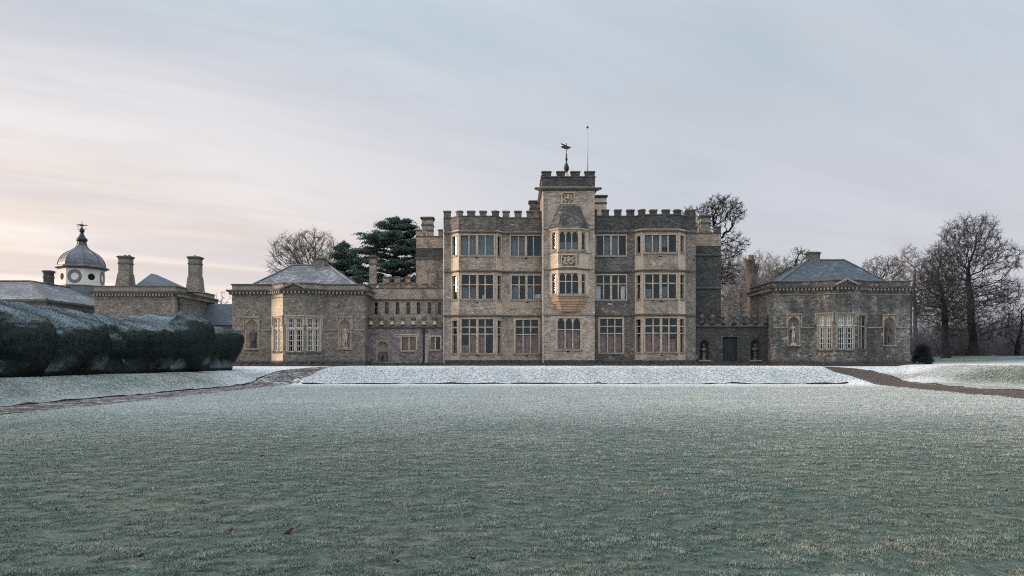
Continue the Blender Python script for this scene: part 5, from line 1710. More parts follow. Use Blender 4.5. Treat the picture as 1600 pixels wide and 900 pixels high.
def figure(parent, base, hgt, pose, mat):
    """standing carved figure; pose gives hand positions and the lean of the hips"""
    s_ = hgt / 1.75
    B = Vector(base); th = 0.86
    def P(x, y, z): return B + Vector((x, y, z)) * s_
    m = MB()
    sh = pose.get('shift', 0.04)
    hip = {-1: P(-0.085 + sh, 0, 0.92), 1: P(0.085 + sh, 0, 0.90)}
    knee = {-1: P(-0.075 + sh * 0.6, -0.02, 0.50), 1: P(0.085 + sh * 0.2, -0.10, 0.48)}
    foot = {-1: P(-0.055, 0.0, 0.06), 1: P(0.085, 0.04, 0.06)}
    for k in (-1, 1):
        capsule(m, hip[k], knee[k], 0.088 * s_, 0.056 * s_); capsule(m, knee[k], foot[k], 0.056 * s_, 0.036 * s_)
        capsule(m, foot[k] + Vector((0, 0.02, -0.02)) * s_, foot[k] + Vector((k * 0.03, -0.17, -0.03)) * s_, 0.045 * s_, 0.032 * s_)
    pel, wst, chs = P(sh, 0, 0.96), P(sh * 0.4, 0, 1.12), P(-sh * 0.3, -0.01, 1.32)
    m.ball(pel, 0.15 * s_, 0.115 * s_, 0.14 * s_); m.ball(wst, 0.12 * s_, 0.10 * s_, 0.15 * s_); m.ball(chs, 0.158 * s_, 0.115 * s_, 0.18 * s_)
    shl = {-1: P(-0.175 - sh * 0.3, 0, 1.42 - sh * 0.4), 1: P(0.175 - sh * 0.3, 0, 1.40 + sh * 0.4)}
    capsule(m, shl[-1], shl[1], 0.07 * s_, 0.07 * s_)
    nk = P(-sh * 0.3, -0.01, 1.48); hd = P(-sh * 0.2 + pose.get('turn', 0.02), -0.03, 1.635)
    capsule(m, nk, hd, 0.055 * s_, 0.055 * s_)
    m.ball(hd, 0.078 * s_, 0.095 * s_, 0.115 * s_); m.ball(hd + Vector((0, -0.095, -0.005)) * s_, 0.016 * s_, 0.026 * s_, 0.03 * s_)
    m.ball(hd + Vector((0, 0.02, 0.04)) * s_, 0.09 * s_, 0.098 * s_, 0.09 * s_)
    for k in (-1, 1):
        el, ha = pose[k]
        e_, h_ = P(*el), P(*ha)
        capsule(m, shl[k], e_, 0.055 * s_, 0.045 * s_); capsule(m, e_, h_, 0.043 * s_, 0.03 * s_)
        m.ball(h_, 0.04 * s_, 0.035 * s_, 0.055 * s_)
    if pose.get('drape'):
        # cloth that falls from one arm and the shoulders to the plinth
        for k, (xx, w_) in enumerate(pose['drape']):
            capsule(m, P(xx * 0.8, 0.06, 1.40), P(xx, 0.09, 0.75), w_ * s_, w_ * 1.25 * s_); capsule(m, P(xx, 0.09, 0.75), P(xx * 1.05, 0.08, 0.08), w_ * 1.25 * s_, w_ * 1.1 * s_)
    if pose.get('kilt'):
        m.lathe((pel.x, pel.y), [(0.15 * s_, B.z + 1.02 * s_), (0.20 * s_, B.z + 0.85 * s_), (0.24 * s_, B.z + 0.55 * s_)], 14)
    o = m.build('figure', mat, parent)
    md = o.modifiers.new('blend', 'REMESH'); md.mode = 'VOXEL'; md.voxel_size = 0.022 * s_; md.use_smooth_shade = True
    sm = o.modifiers.new('soft', 'SMOOTH'); sm.factor = 0.5; sm.iterations = 3
    return o


def plinth(parent, base, w, h, mat):
    m = MB(); x, y, z = base
    m.box(x - w / 2, x + w / 2, y - w / 2, y + w / 2, z, z + h * 0.6); m.box(x - w * 0.42, x + w * 0.42, y - w * 0.42, y + w * 0.42, z + h * 0.6 + 0.002, z + h)
    return m.build('plinth', mat, parent)


STAT = [(sp_l[0], 'dark_statue_stone', 1.55, {'shift': 0.03, -1: ((-0.32, 0.02, 1.12), (-0.24, -0.12, 0.92)), 1: ((0.36, 0.04, 1.18), (0.40, -0.10, 1.42)), 'drape': [(-0.16, 0.07), (0.02, 0.06), (0.2, 0.06)], 'kilt': True}, 'blackened draped stone figure in the niche nearest the hedge'),
        (sp_l[1], 'statue_stone', 1.85, {'shift': 0.05, -1: ((-0.27, 0.05, 1.12), (-0.16, -0.10, 0.98)), 1: ((0.30, 0.0, 1.14), (0.08, -0.14, 1.22)), 'drape': [(-0.2, 0.07), (-0.08, 0.05)], 'turn': 0.04}, 'pale pinkish stone figure in the niche next to the battlemented range'),
        (sp_r[0], 'statue_stone', 1.70, {'shift': 0.06, -1: ((-0.30, 0.0, 1.16), (-0.18, -0.10, 1.38)), 1: ((0.36, 0.06, 1.16), (0.19, 0.02, 0.98)), 'turn': -0.03}, 'slim pale stone figure with hand on hip in a dark walled niche'),
        (sp_r[1], 'dark_statue_stone', 1.70, {'shift': 0.04, -1: ((-0.30, 0.02, 1.12), (-0.26, -0.1, 0.88)), 1: ((0.32, 0.02, 1.13), (0.30, -0.10, 0.92)), 'drape': [(0.14, 0.07), (-0.12, 0.07)]}, 'dark stained stone figure in the niche nearest the big trees')]
for at, mt, hg, pose, lab in STAT:
    t = thing('statue', at, lab, 'statue', 'statues in the pavilion niches')
    plinth(t, at, 0.52, 0.14, mt)
    figure(t, at + Vector((0, 0, 0.14)), hg, pose, mt)


def bust(at, lab, ped_h, mt, pm, wide=0.24):
    t = thing('bust', at, lab, 'bust', 'busts in the screen wall niches')
    x, y, z = at
    m = MB(); m.smooth = False
    m.lathe((x, y), [(0.24, z), (0.24, z + 0.1), (0.15, z + 0.16), (0.20, z + ped_h - 0.12), (0.24, z + ped_h - 0.06), (0.24, z + ped_h)], 4, R(45))
    m.build('pedestal', pm, t)
    m = MB(); zz = z + ped_h
    m.smooth = True
    m.lathe((x, y), [(0.09, zz), (0.06, zz + 0.08), (0.08, zz + 0.14)], 12)
    m.ball((x, y, zz + 0.26), wide, 0.13, 0.16); m.ball((x - wide * 0.7, y, zz + 0.32), 0.1, 0.1, 0.1); m.ball((x + wide * 0.7, y, zz + 0.32), 0.1, 0.1, 0.1)
    capsule(m, (x, y, zz + 0.34), (x, y, zz + 0.52), 0.065, 0.06)
    m.ball((x, y - 0.01, zz + 0.60), 0.095, 0.11, 0.135); m.ball((x, y - 0.12, zz + 0.59), 0.02, 0.03, 0.035); m.ball((x, y + 0.02, zz + 0.65), 0.105, 0.115, 0.1)
    o = m.build('head_and_shoulders', mt, t)
    md = o.modifiers.new('blend', 'REMESH'); md.mode = 'VOXEL'; md.voxel_size = 0.02; md.use_smooth_shade = True


bust(b1_at, 'pale shouldered dark headed stone bust in the niche left of the green door', 0.62, 'dark_statue_stone', 'dark_stone', 0.2)  # both busts in darkened stone, carrying the deep shade of the niches
bust(b2_at, 'grey stone bust on pedestal in the niche right of the green door', 0.66, 'dark_statue_stone', 'dark_rubble', 0.27)
# the squat arched stone stand in the left range's niche
t = thing('stone_stand', stool_at, 'squat black stone stand with splayed legs in the round headed niche', 'stand')
x, y, z = stool_at
m = MB()
prev = None
for sx in (-1, 1):
    pts = [(0.40, 0.0), (0.36, 0.35), (0.30, 0.62), (0.18, 0.80), (0.0, 0.86)]
    inn = [(0.17, 0.0), (0.13, 0.25), (0.07, 0.48), (0.02, 0.56), (0.0, 0.58)]
    for k in range(4):
        a, b_, c, d = pts[k], pts[k + 1], inn[k + 1], inn[k]
        q = [(x + sx * p, y - 0.14, z + h) for p, h in (a, b_, c, d)]; r_ = [(px2, y + 0.14, pz) for px2, _, pz in q]
        m.face(q); m.face(r_[::-1])
        for j in range(4): m.face([q[j], q[(j + 1) % 4], r_[(j + 1) % 4], r_[j]])
m.build('legs', 'dark_statue_stone', t)
m = MB(); m.box(x - 0.26, x + 0.26, y - 0.16, y + 0.16, z + 0.80, z + 0.90); m.build('top', 'dark_statue_stone', t)

# ================================================================== HEDGE
def hedge():
    Y0, Y1 = 18.0, 57.8
    ns, nt = 420, 110
    S = np.linspace(Y0, Y1, ns); Tt = np.linspace(0, 1, nt)
    SS, TT = np.meshgrid(S, Tt, indexing='ij')
    # cross-section: up the front face, over the domed top, down the back
    key_t = np.array([0.0, 0.10, 0.22, 0.34, 0.42, 0.50, 0.60, 0.70, 0.80, 0.90, 1.0])
    key_x = np.array([-21.5, -21.1, -20.75, -20.7, -21.0, -21.7, -22.9, -24.4, -25.8, -26.5, -26.6])
    key_z = np.array([-0.1, 0.55, 1.20, 1.85, 2.35, 2.75, 3.25, 3.65, 3.55, 2.4, -0.1])
    key_zb = np.array([-0.1, 0.70, 1.45, 2.20, 2.70, 3.02, 3.22, 3.30, 3.15, 2.2, -0.1])
    box = sstep(37, 50, SS)
    X = np.interp(TT, key_t, key_x); Z = np.interp(TT, key_t, key_z) * (1 - box) + np.interp(TT, key_t, key_zb) * box
    k = np.ones(9) / 9
    for i in range(1):
        X = np.apply_along_axis(lambda a: np.convolve(np.pad(a, 4, mode='edge'), k, 'valid'), 1, X); Z = np.apply_along_axis(lambda a: np.convolve(np.pad(a, 4, mode='edge'), k, 'valid'), 1, Z)
    Yv_ = SS.copy()
    c = np.stack([np.full(SS.size, -23.6), SS.ravel(), np.full(SS.size, 1.2)], 1)
    p = np.stack([X.ravel(), Yv_.ravel(), Z.ravel()], 1)
    d = p - c; d[:, 1] = 0; d /= np.linalg.norm(d, axis=1)[:, None] + 1e-9
    # folds that hang down the face: long in height, short along the hedge
    q = np.stack([p[:, 0] * 0.16, p[:, 1] * 0.30, p[:, 2] * 0.10], 1)
    fold = np.abs(vnoise(q + 3.3, 5) - 0.5) * 2
    lump = fbm(p * np.array([0.38, 0.42, 0.36]), 3, 21) - 0.5
    small = fbm(p * 1.7, 3, 33) - 0.5
    tiny = fbm(p * 5.0, 2, 44) - 0.5
    yb = p[:, 1]
    front = (p[:, 0] > -22.2)
    wf = 1 - sstep(2.3, 3.1, p[:, 2])
    disp = (0.50 + 0.45 * wf) * lump - (0.30 + 0.30 * wf) * (1 - fold) ** 3 + 0.20 * small + 0.06 * tiny
    col = np.exp(-((yb - 49.2) / 1.5) ** 4)
    disp += 0.55 * col * front + 0.30 * col
    # deep upright creases between cushioned lobes
    lean_ = 0.35 * (p[:, 2] - 1.5)
    gd = np.full(len(p), 9.0)
    for gy, sl in ((24.0, 0.4), (27.5, -0.3), (31.3, 0.5), (34.4, 0.9), (39.4, 0.3), (41.6, -0.5), (46.7, 0.05), (51.5, 0.05), (54.8, -0.2)):
        gd = np.minimum(gd, np.abs(yb - gy - sl * lean_))
    cush = np.sqrt(np.clip(gd / 1.6, 0, 1))
    disp += (1.35 * cush - 0.9) * (0.35 + 0.65 * wf) * (p[:, 0] > -24)
    w = np.clip(p[:, 2] / 0.7, 0.15, 1)
    p = p + d * (disp * w)[:, None]
    p[:, 2] += 0.25 * col * np.clip(p[:, 2] / 3, 0, 1) + 0.45 * (vnoise(np.stack([yb * 0.14, yb * 0, yb * 0], 1), 8) - 0.4) * np.clip(p[:, 2] / 3, 0, 1) + 0.35 * np.clip((yb - 44) / 14, 0, 1) * np.clip(p[:, 2] / 3, 0, 1)
    p[:, 2] += 0.92
    # close the ends
    e0 = np.clip((SS.ravel() - Y0) / 1.5, 0, 1) ** 0.5; e1 = np.clip((Y1 - SS.ravel()) / 1.2, 0, 1) ** 0.35
    e = e0 * e1
    cc_ = np.array([-23.6, 0, 0.9])
    p[:, 0] = cc_[0] + (p[:, 0] - cc_[0]) * e; p[:, 2] = cc_[2] + (p[:, 2] - cc_[2]) * (0.25 + 0.75 * e)
    ii = np.arange(ns * nt).reshape(ns, nt)
    f = np.stack([ii[:-1, :-1], ii[1:, :-1], ii[1:, 1:], ii[:-1, 1:]], -1).reshape(-1, 4)
    # rime lies on what faces the sky, and low down where cold air pooled
    G = p.reshape(ns, nt, 3)
    nr = np.cross(np.gradient(G, axis=0), np.gradient(G, axis=1)); nr /= np.linalg.norm(nr, axis=2, keepdims=True) + 1e-9
    if nr[ns // 2, int(nt * 0.7), 2] < 0: nr = -nr
    nz = nr[..., 2].ravel()
    hz = p[:, 2] - 0.95
    pat = fbm(p * np.array([0.9, 0.5, 0.35]), 3, 61)
    low = (1 - sstep(0.4, 1.9, hz + 1.4 * (pat - 0.5))) * sstep(0.05, 0.25, hz)
    streak = fbm(p * np.array([0.35, 1.5, 0.35]), 3, 71)
    fr = (0.30 + 0.75 * streak) * sstep(0.35, 0.80, nz + 0.25 * (pat - 0.5)) + 0.95 * low * sstep(0.25, 0.7, pat) * sstep(-0.25, 0.55, nr[..., 0].ravel() * np.sign(np.median(nr[ns // 2, 20:30, 0])) + 0.55 * nr[..., 1].ravel() * np.sign(np.median(nr[ns // 2, 20:30, 0])))
    # small sprays standing off the clipped surface
    tri_n = 150000
    fa = rng.integers(0, len(f), tri_n)
    w4 = rng.dirichlet(np.ones(4), tri_n)
    P0 = (p[f[fa]] * w4[..., None]).sum(1)
    N0 = nr.reshape(-1, 3)[f[fa, 0]]
    fr0 = fr[f[fa, 0]]
    a = rng.normal(size=(tri_n, 3)); a /= np.linalg.norm(a, axis=1)[:, None]
    b_ = np.cross(a, N0); b_ /= np.linalg.norm(b_, axis=1)[:, None] + 1e-9
    sz = rng.uniform(0.02, 0.05, tri_n)[:, None]
    T0 = P0 - b_ * sz * 0.6 - N0 * 0.02; T1 = P0 + b_ * sz * 0.6 - N0 * 0.02; T2 = P0 + N0 * sz * 1.0 + a * sz * 0.8
    V = np.concatenate([p, np.stack([T0, T1, T2], 1).reshape(-1, 3)])
    frv = np.concatenate([fr, np.repeat(fr0, 3)])
    me = bpy.data.meshes.new('hedge')
    tf = np.arange(len(p), len(V)).reshape(-1, 3)
    loops = np.concatenate([f.ravel(), tf.ravel()]).astype(np.int32)
    me.vertices.add(len(V)); me.vertices.foreach_set('co', V.astype(np.float32).ravel())
    me.loops.add(len(loops)); me.loops.foreach_set('vertex_index', loops)
    me.polygons.add(len(f) + len(tf))
    me.polygons.foreach_set('loop_start', np.concatenate([np.arange(len(f)) * 4, len(f) * 4 + np.arange(len(tf)) * 3]).astype(np.int32))
    me.polygons.foreach_set('loop_total', np.concatenate([np.full(len(f), 4), np.full(len(tf), 3)]).astype(np.int32))
    me.polygons.foreach_set('use_smooth', np.concatenate([np.full(len(f), True), np.full(len(tf), False)]))
    at = me.attributes.new('frost', 'FLOAT', 'POINT'); at.data.foreach_set('value', frv.astype(np.float32))
    me.update(calc_edges=True)
    o = link('hedge', me, 'yew')
    tag(o, 'huge dark cloud pruned yew hedge with frosted rolling top', 'hedge')


hedge()


# ================================================================== TREES
def frusta(P0, P1, R0, R1, k):
    d = P1 - P0; L = np.linalg.norm(d, axis=1, keepdims=True) + 1e-9; d = d / L
    ref = np.where(np.abs(d[:, 2:3]) < 0.9, np.array([[0, 0, 1.0]]), np.array([[1.0, 0, 0]]))
    a = np.cross(d, ref); a /= np.linalg.norm(a, axis=1, keepdims=True); b_ = np.cross(d, a)
    t = 2 * np.pi * np.arange(k) / k
    ring = a[:, None, :] * np.cos(t)[None, :, None] + b_[:, None, :] * np.sin(t)[None, :, None]
    V = np.concatenate([P0[:, None] + ring * R0[:, None, None], P1[:, None] + ring * R1[:, None, None]], 1)
    n = len(P0)
    base = (np.arange(n) * 2 * k)[:, None]
    i = np.arange(k)
    f = np.stack([base + i, base + (i + 1) % k, base + k + (i + 1) % k, base + k + i], -1).reshape(-1, 4)
    return V.reshape(-1, 3), f


def merge(parts):
    V, Fs, o = [], [], 0
    for v, f in parts:
        if len(v): V.append(v); Fs.append(f + o); o += len(v)
    return np.concatenate(V), np.concatenate(Fs)


def grow(att, trunk, step, di, dk, seed, iters=160, trop=(0, 0, 0.12), jit=0.22):
    r = np.random.default_rng(seed)
    nodes = [np.array(p, float) for p in trunk]
    par = [-1] + list(range(len(trunk) - 1))
    N = np.array(nodes)
    D = np.linalg.norm(att[:, None] - N[None], axis=2)
    near, nd = D.argmin(1), D.min(1)
    alive = nd > dk
    trop = np.array(trop)
    for it in range(iters):
        act = alive & (nd < di)
        if not act.any(): break
        idx_ = np.unique(near[act])
        v = att[act] - N[near[act]]; v /= np.linalg.norm(v, axis=1, keepdims=True)
        acc = np.zeros((len(N), 3)); np.add.at(acc, near[act], v)
        dirs = acc[idx_]; dirs /= np.linalg.norm(dirs, axis=1, keepdims=True) + 1e-9
        dirs = dirs + trop + r.normal(0, jit, dirs.shape); dirs /= np.linalg.norm(dirs, axis=1, keepdims=True)
        new = N[idx_] + dirs * step
        n0 = len(N)
        N = np.concatenate([N, new]); par += list(idx_)
        d = np.linalg.norm(att[:, None] - new[None], axis=2)
        m_, am = d.min(1), d.argmin(1)
        b_ = m_ < nd
        nd = np.where(b_, m_, nd); near = np.where(b_, n0 + am, near)
        alive &= nd > dk
        if len(N) > 6000: break
    return N, np.array(par)


def bare_tree(name, label, base, env, trunk_top, r_trunk, seed, mats=('bark', 'twig'), natt=1300, step=0.42, di=4.0, dk=0.55, twigs=3.0, twig_len=0.6, tip=0.011, trop=(0, 0, 0.10),
              jit=0.22, group=None, cat='tree', fork=None, spread=0.6, stuff=False, twig_r=0.016, droop=0.0):
    """env: list of ellipsoids (cx,cy,cz,rx,ry,rz) in world space that the crown fills"""
    r = np.random.default_rng(seed)
    base = np.array(base, float)
    vol = np.array([e[3] * e[4] * e[5] for e in env]); cnt = (natt * vol / vol.sum()).astype(int) + 5
    A = []
    for e, c in zip(env, cnt):
        p = r.normal(size=(c, 3)); p /= np.linalg.norm(p, axis=1, keepdims=True); p *= r.uniform(0.10, 1, (c, 1)) ** 0.42
        A.append(np.array(e[:3]) + p * np.array(e[3:]))
    A = np.concatenate(A)
    T0, T1 = base, np.array(trunk_top, float)
    n = max(3, int(np.linalg.norm(T1 - T0) / step))
    tr = [T0 + (T1 - T0) * k / n + np.array([0.10 * math.sin(k * 0.55 + seed), 0.08 * math.cos(k * 0.4 + seed), 0]) * min(1, k / 3) for k in range(n + 1)]
    N, par = grow(A, tr, step, di, dk, seed, trop=trop, jit=jit)
    nn = len(N)
    kids = np.bincount(par[par >= 0], minlength=nn)
    tips = max(2, int((kids == 0).sum()))
    pw = 2.15
    rp = np.zeros(nn)
    for k in range(nn - 1, -1, -1):
        if kids[k] == 0: rp[k] = tip ** pw
        if par[k] >= 0: rp[par[k]] += rp[k]
    rad = rp ** (1 / pw)
    rad = tip + (r_trunk - tip) * (np.maximum(rad - tip, 0) / max(1e-6, rad[0] - tip)) ** 1.12
    ch = np.arange(1, nn); pa = par[1:]
    ok = pa >= 0
    ch, pa = ch[ok], pa[ok]
    R0, R1 = np.minimum(rad[pa], rad[ch] * 1.25), rad[ch]
    flare = np.clip(1.0 - (N[:, 2] - base[2]) / 1.6, 0, 1)
    R0 = R0 * (1 + 0.7 * flare[pa] * (pa < 4)); R1 = R1 * (1 + 0.7 * flare[ch] * (ch < 4))
    thick = R1 > 0.06
    parts_t = [frusta(N[pa[thick]], N[ch[thick]], R0[thick], R1[thick], 8)]
    thin = ~thick
    parts_c = [frusta(N[pa[thin]], N[ch[thin]], R0[thin], R1[thin], 4)]
    # twigs
    sel = np.where(rad < 0.045)[0]
    sel = sel[sel > len(tr)]
    if len(sel) and twigs:
        m_ = r.poisson(twigs, len(sel)); src = np.repeat(sel, m_)
        d0 = N[src] - N[par[src]]; d0 /= np.linalg.norm(d0, axis=1, keepdims=True) + 1e-9
        dd = d0 * 0.9 + r.normal(0, spread, d0.shape) + np.array([0, 0, 0.1 - droop]); dd /= np.linalg.norm(dd, axis=1, keepdims=True)
        L = twig_len * r.uniform(0.45, 1.3, (len(src), 1))
        a = N[src] - d0 * step * r.uniform(0, 0.8, (len(src), 1)); b_ = a + dd * L * 0.55
        d2 = dd + r.normal(0, spread * 0.6, dd.shape) + np.array([0, 0, 0.15 - droop * 1.5]); d2 /= np.linalg.norm(d2, axis=1, keepdims=True)
        c = b_ + d2 * L * 0.5
        one = np.ones(len(src))
        parts_c += [frusta(a, b_, one * twig_r, one * twig_r * 0.8, 3), frusta(b_, c, one * twig_r * 0.8, one * twig_r * 0.4, 3)]
        d3 = dd + r.normal(0, spread, dd.shape); d3 /= np.linalg.norm(d3, axis=1, keepdims=True)
        parts_c += [frusta(b_, b_ + d3 * L * 0.45, one * twig_r * 0.7, one * twig_r * 0.4, 3)]
    if stuff:
        v, f = merge(parts_t + parts_c)
        return v, f, N
    t = thing(name, base, label, cat, group)
    v, f = merge(parts_t); link('trunk', mesh_np('trunk', v - base, f, 4, True), mats[0], t)
    v, f = merge(parts_c); link('crown', mesh_np('crown', v - base, f, 4, False), mats[1], t)
    return t, N


def E(px, py, Y, rpx, rpy, ry=None):
    """ellipsoid of crown from its place in the photograph at distance Y"""
    k = Y / F
    return (PX(px, Y), Y, PZ(py, Y), rpx * k, (ry if ry else rpx * k * 0.8), rpy * k)


def base_at(px, Y): return (PX(px, Y), Y, g1(PX(px, Y), Y) - 0.1)
def top_at(px, py, Y): return (PX(px, Y), Y, PZ(py, Y))


# bare dome-headed tree behind the left pavilion
bare_tree('bare_tree', 'bare round headed tree with fan of fine branches behind the left pavilion', base_at(487, 92), [E(490, 402, 92, 42, 42), E(515, 405, 92, 18, 30), E(470, 395, 92, 25, 30)], top_at(488, 425, 92), 0.30, 3,
          ('bark', 'twig'), 2400, 0.42, 5.5, 0.55, 3.6, 0.9, trop=(0, 0, 0.16), jit=0.10, spread=0.34)
bare_tree('bare_tree', 'leaning bare tree with arching branches at the left end of pavilion roof', base_at(476, 96), [E(450, 398, 96, 28, 33), E(436, 418, 96, 18, 12)], top_at(473, 418, 96), 0.24, 4,
          ('bark', 'twig'), 1800, 0.42, 5.5, 0.55, 3.6, 0.9, trop=(-0.05, 0, 0.12), jit=0.10, spread=0.34)
# gnarled oak behind the right side tower
bare_tree('bare_tree', 'gnarled bare oak behind the right side tower of the house', base_at(1118, 80), [E(1127, 328, 80, 36, 24), E(1146, 384, 80, 24, 22), E(1138, 330, 80, 30, 20), E(1135, 425, 80, 25, 22), E(1085, 335, 80, 20, 14), E(1098, 360, 80, 20, 18)], top_at(1122, 370, 80), 0.33, 9,
          ('dark_bark', 'dark_bark'), 3200, 0.33, 4, 0.38, 4.0, 0.42, trop=(0, 0, 0.03), jit=0.40)
# right-hand trees
Yt = 84
bare_tree('bare_tree', 'tallest bare tree with thick forked trunk on the right lawn edge', base_at(1521, Yt), [E(1512, 385, Yt, 48, 48), E(1530, 362, Yt, 30, 26), E(1562, 405, Yt, 36, 26), E(1480, 415, Yt, 36, 38), E(1515, 465, Yt, 66, 36), E(1570, 455, Yt, 30, 24), E(1490, 510, Yt, 40, 22), E(1555, 510, Yt, 34, 22)], top_at(1514, 432, Yt), 0.42, 12,
          ('dark_bark', 'reddish_twig'), 4800, 0.40, 5.0, 0.46, 4.4, 0.8, trop=(0, 0, 0.10), jit=0.16, spread=0.42)
Yt = 79
bare_tree('bare_tree', 'bare ivy dark tree with stout trunk beside the right pavilion', base_at(1478, Yt), [E(1470, 430, Yt, 34, 46), E(1450, 470, Yt, 28, 42), E(1490, 475, Yt, 32, 36)], top_at(1475, 470, Yt), 0.33, 15,
          ('dark_bark', 'reddish_twig'), 3600, 0.40, 5, 0.46, 4.4, 0.8, trop=(0, 0, 0.16), jit=0.15, spread=0.42)
Yt = 100
bare_tree('bare_tree', 'pale tall bare tree rising just past the corner of the right pavilion', base_at(1432, Yt), [E(1420, 430, Yt, 28, 46), E(1440, 455, Yt, 28, 50)], top_at(1428, 420, Yt), 0.26, 18,
          ('bark', 'frosted_twig'), 3000, 0.42, 5.5, 0.5, 5.0, 0.7, trop=(0, 0, 0.2))
Yt = 95
bare_tree('bare_tree', 'low bare tree showing over the right slope of blue slate roof', base_at(1372, Yt), [E(1372, 425, Yt, 32, 24), E(1395, 425, Yt, 22, 28)], top_at(1372, 445, Yt), 0.2, 21,
          ('bark', 'twig'), 1800, 0.42, 5, 0.5, 4.2, 0.6)
Yt = 86
bare_tree('bare_tree', 'thin many stemmed bare tree at the right edge', base_at(1590, Yt), [E(1588, 505, Yt, 22, 40), E(1605, 490, Yt, 22, 45)], top_at(1591, 535, Yt), 0.24, 24,
          ('dark_bark', 'reddish_twig'), 1800, 0.42, 5, 0.5, 4.2, 0.6, trop=(0, 0, 0.2))
# small far tree between service block and pavilion
bare_tree('bare_tree', 'small far bare tree seen between service block and left pavilion', base_at(346, 120), [E(346, 468, 120, 15, 14)], top_at(346, 490, 120), 0.16, 27, ('bark', 'twig'), 500, 0.5, 5, 0.7, 2.2, 0.6)
# wintry wood behind the screen wall
wood = [(1140, 425, 96, 30, 42), (1158, 440, 92, 26, 36), (1188, 428, 100, 30, 36), (1206, 440, 93, 26, 32), (1225, 432, 104, 28, 34), (1128, 455, 100, 24, 34), (1172, 455, 108, 34, 30), (1246, 438, 108, 24, 28)]
labels = ['frosted bare tree right against the dark side tower', 'frosted bare tree just left of the pollard trunk', 'frosted bare tree right of the pollard trunk top', 'frosted bare tree with low crown left of the evergreen', 'frosted bare tree half behind the evergreen', 'low frosted bare tree at the foot of the dark side tower', 'broad low frosted bare tree behind the pollard trunk', 'frosted bare tree behind the roof slope of right pavilion']
for k, (px, py, Y, a, b_) in enumerate(wood):
    bare_tree('bare_tree', labels[k], base_at(px, Y), [E(px, py, Y, a, b_), E(px + 3, py + 30, Y, a * 1.1, b_ * 0.9)], top_at(px, py + 42, Y), 0.2, 40 + k, ('bark', 'frosted_twig'), 1900, 0.42, 5, 0.5, 5.0, 0.65, trop=(0, 0, 0.15), group='bare trees in the wood behind the screen wall')

# pollarded trunk
Yp = 74.5
pb = base_at(1176, Yp)
t = thing('pollard_tree', pb, 'tall dead pollarded trunk with cut stubs behind the screen wall', 'tree')
def stem(pts, rads, name, par):
    m = MB(); m.smooth = True
    n = 12
    V = []
    for p, r_ in zip(pts, rads):
        for k in range(n):
            a = 2 * math.pi * k / n
            rr = r_ * (1 + 0.16 * math.sin(3 * a + p[2]) + 0.10 * math.sin(5 * a + 2 * p[2]) + rnd.uniform(-0.06, 0.06))
            V.append((p[0] + rr * math.cos(a), p[1] + rr * math.sin(a), p[2] + 0.1 * rnd.uniform(-1, 1) * (p is pts[-1])))
    m.v = V
    for j in range(len(pts) - 1):
        for k in range(n):
            m.f.append((j * n + k, j * n + (k + 1) % n, (j + 1) * n + (k + 1) % n, (j + 1) * n + k)); m.mi.append(0); m.sm.append(True)
    m.f.append(tuple(range((len(pts) - 1) * n, len(pts) * n))); m.mi.append(0); m.sm.append(False)
    return m.build(name, 'pollard_bark', par)
pt = lambda px, py: (PX(px, Yp), Yp, PZ(py, Yp))
zz = np.linspace(pb[2], PZ(428, Yp), 9)
tk = stem([(PX(1176 - 1.5 * k / 8, Yp), Yp, z) for k, z in enumerate(zz)], [0.62, 0.55, 0.5, 0.48, 0.46, 0.46, 0.47, 0.5, 0.46], 'trunk', t)
stem([pt(1173, 432), pt(1170.5, 420), pt(1168, 411), pt(1165, 405)], [0.36, 0.3, 0.26, 0.22], 'stub', t)
stem([pt(1174, 430), pt(1174.5, 418), pt(1175, 408), pt(1174, 399)], [0.38, 0.33, 0.28, 0.27], 'stub', t)
stem([pt(1176, 436), pt(1179.5, 426), pt(1181, 418), pt(1181.5, 413)], [0.33, 0.3, 0.27, 0.24], 'stub', t)


def needle_cloud(centres, spread, n_each, size, seed, flat=0.35, elong=2.0):
    """many small leaf-sized faces gathered about points"""
    r = np.random.default_rng(seed)
    C = np.repeat(np.array(centres), n_each, axis=0); S = np.repeat(np.array(spread), n_each, axis=0)
    q = r.normal(0, 0.5, C.shape) * S
    q[:, 2] -= 0.10 * (q[:, 0] ** 2 + q[:, 1] ** 2) / (S[:, 0] + 1e-6)
    P = C + q
    a = r.normal(size=P.shape); a[:, 2] *= flat; a /= np.linalg.norm(a, axis=1, keepdims=True)
    b_ = np.cross(a, r.normal(size=P.shape)); b_ /= np.linalg.norm(b_, axis=1, keepdims=True)
    sz = size * r.uniform(0.5, 1.4, (len(P), 1))
    V = np.stack([P - b_ * sz * 0.5, P + b_ * sz * 0.5, P + a * sz * elong], 1).reshape(-1, 3)
    return V, np.arange(len(V)).reshape(-1, 3)


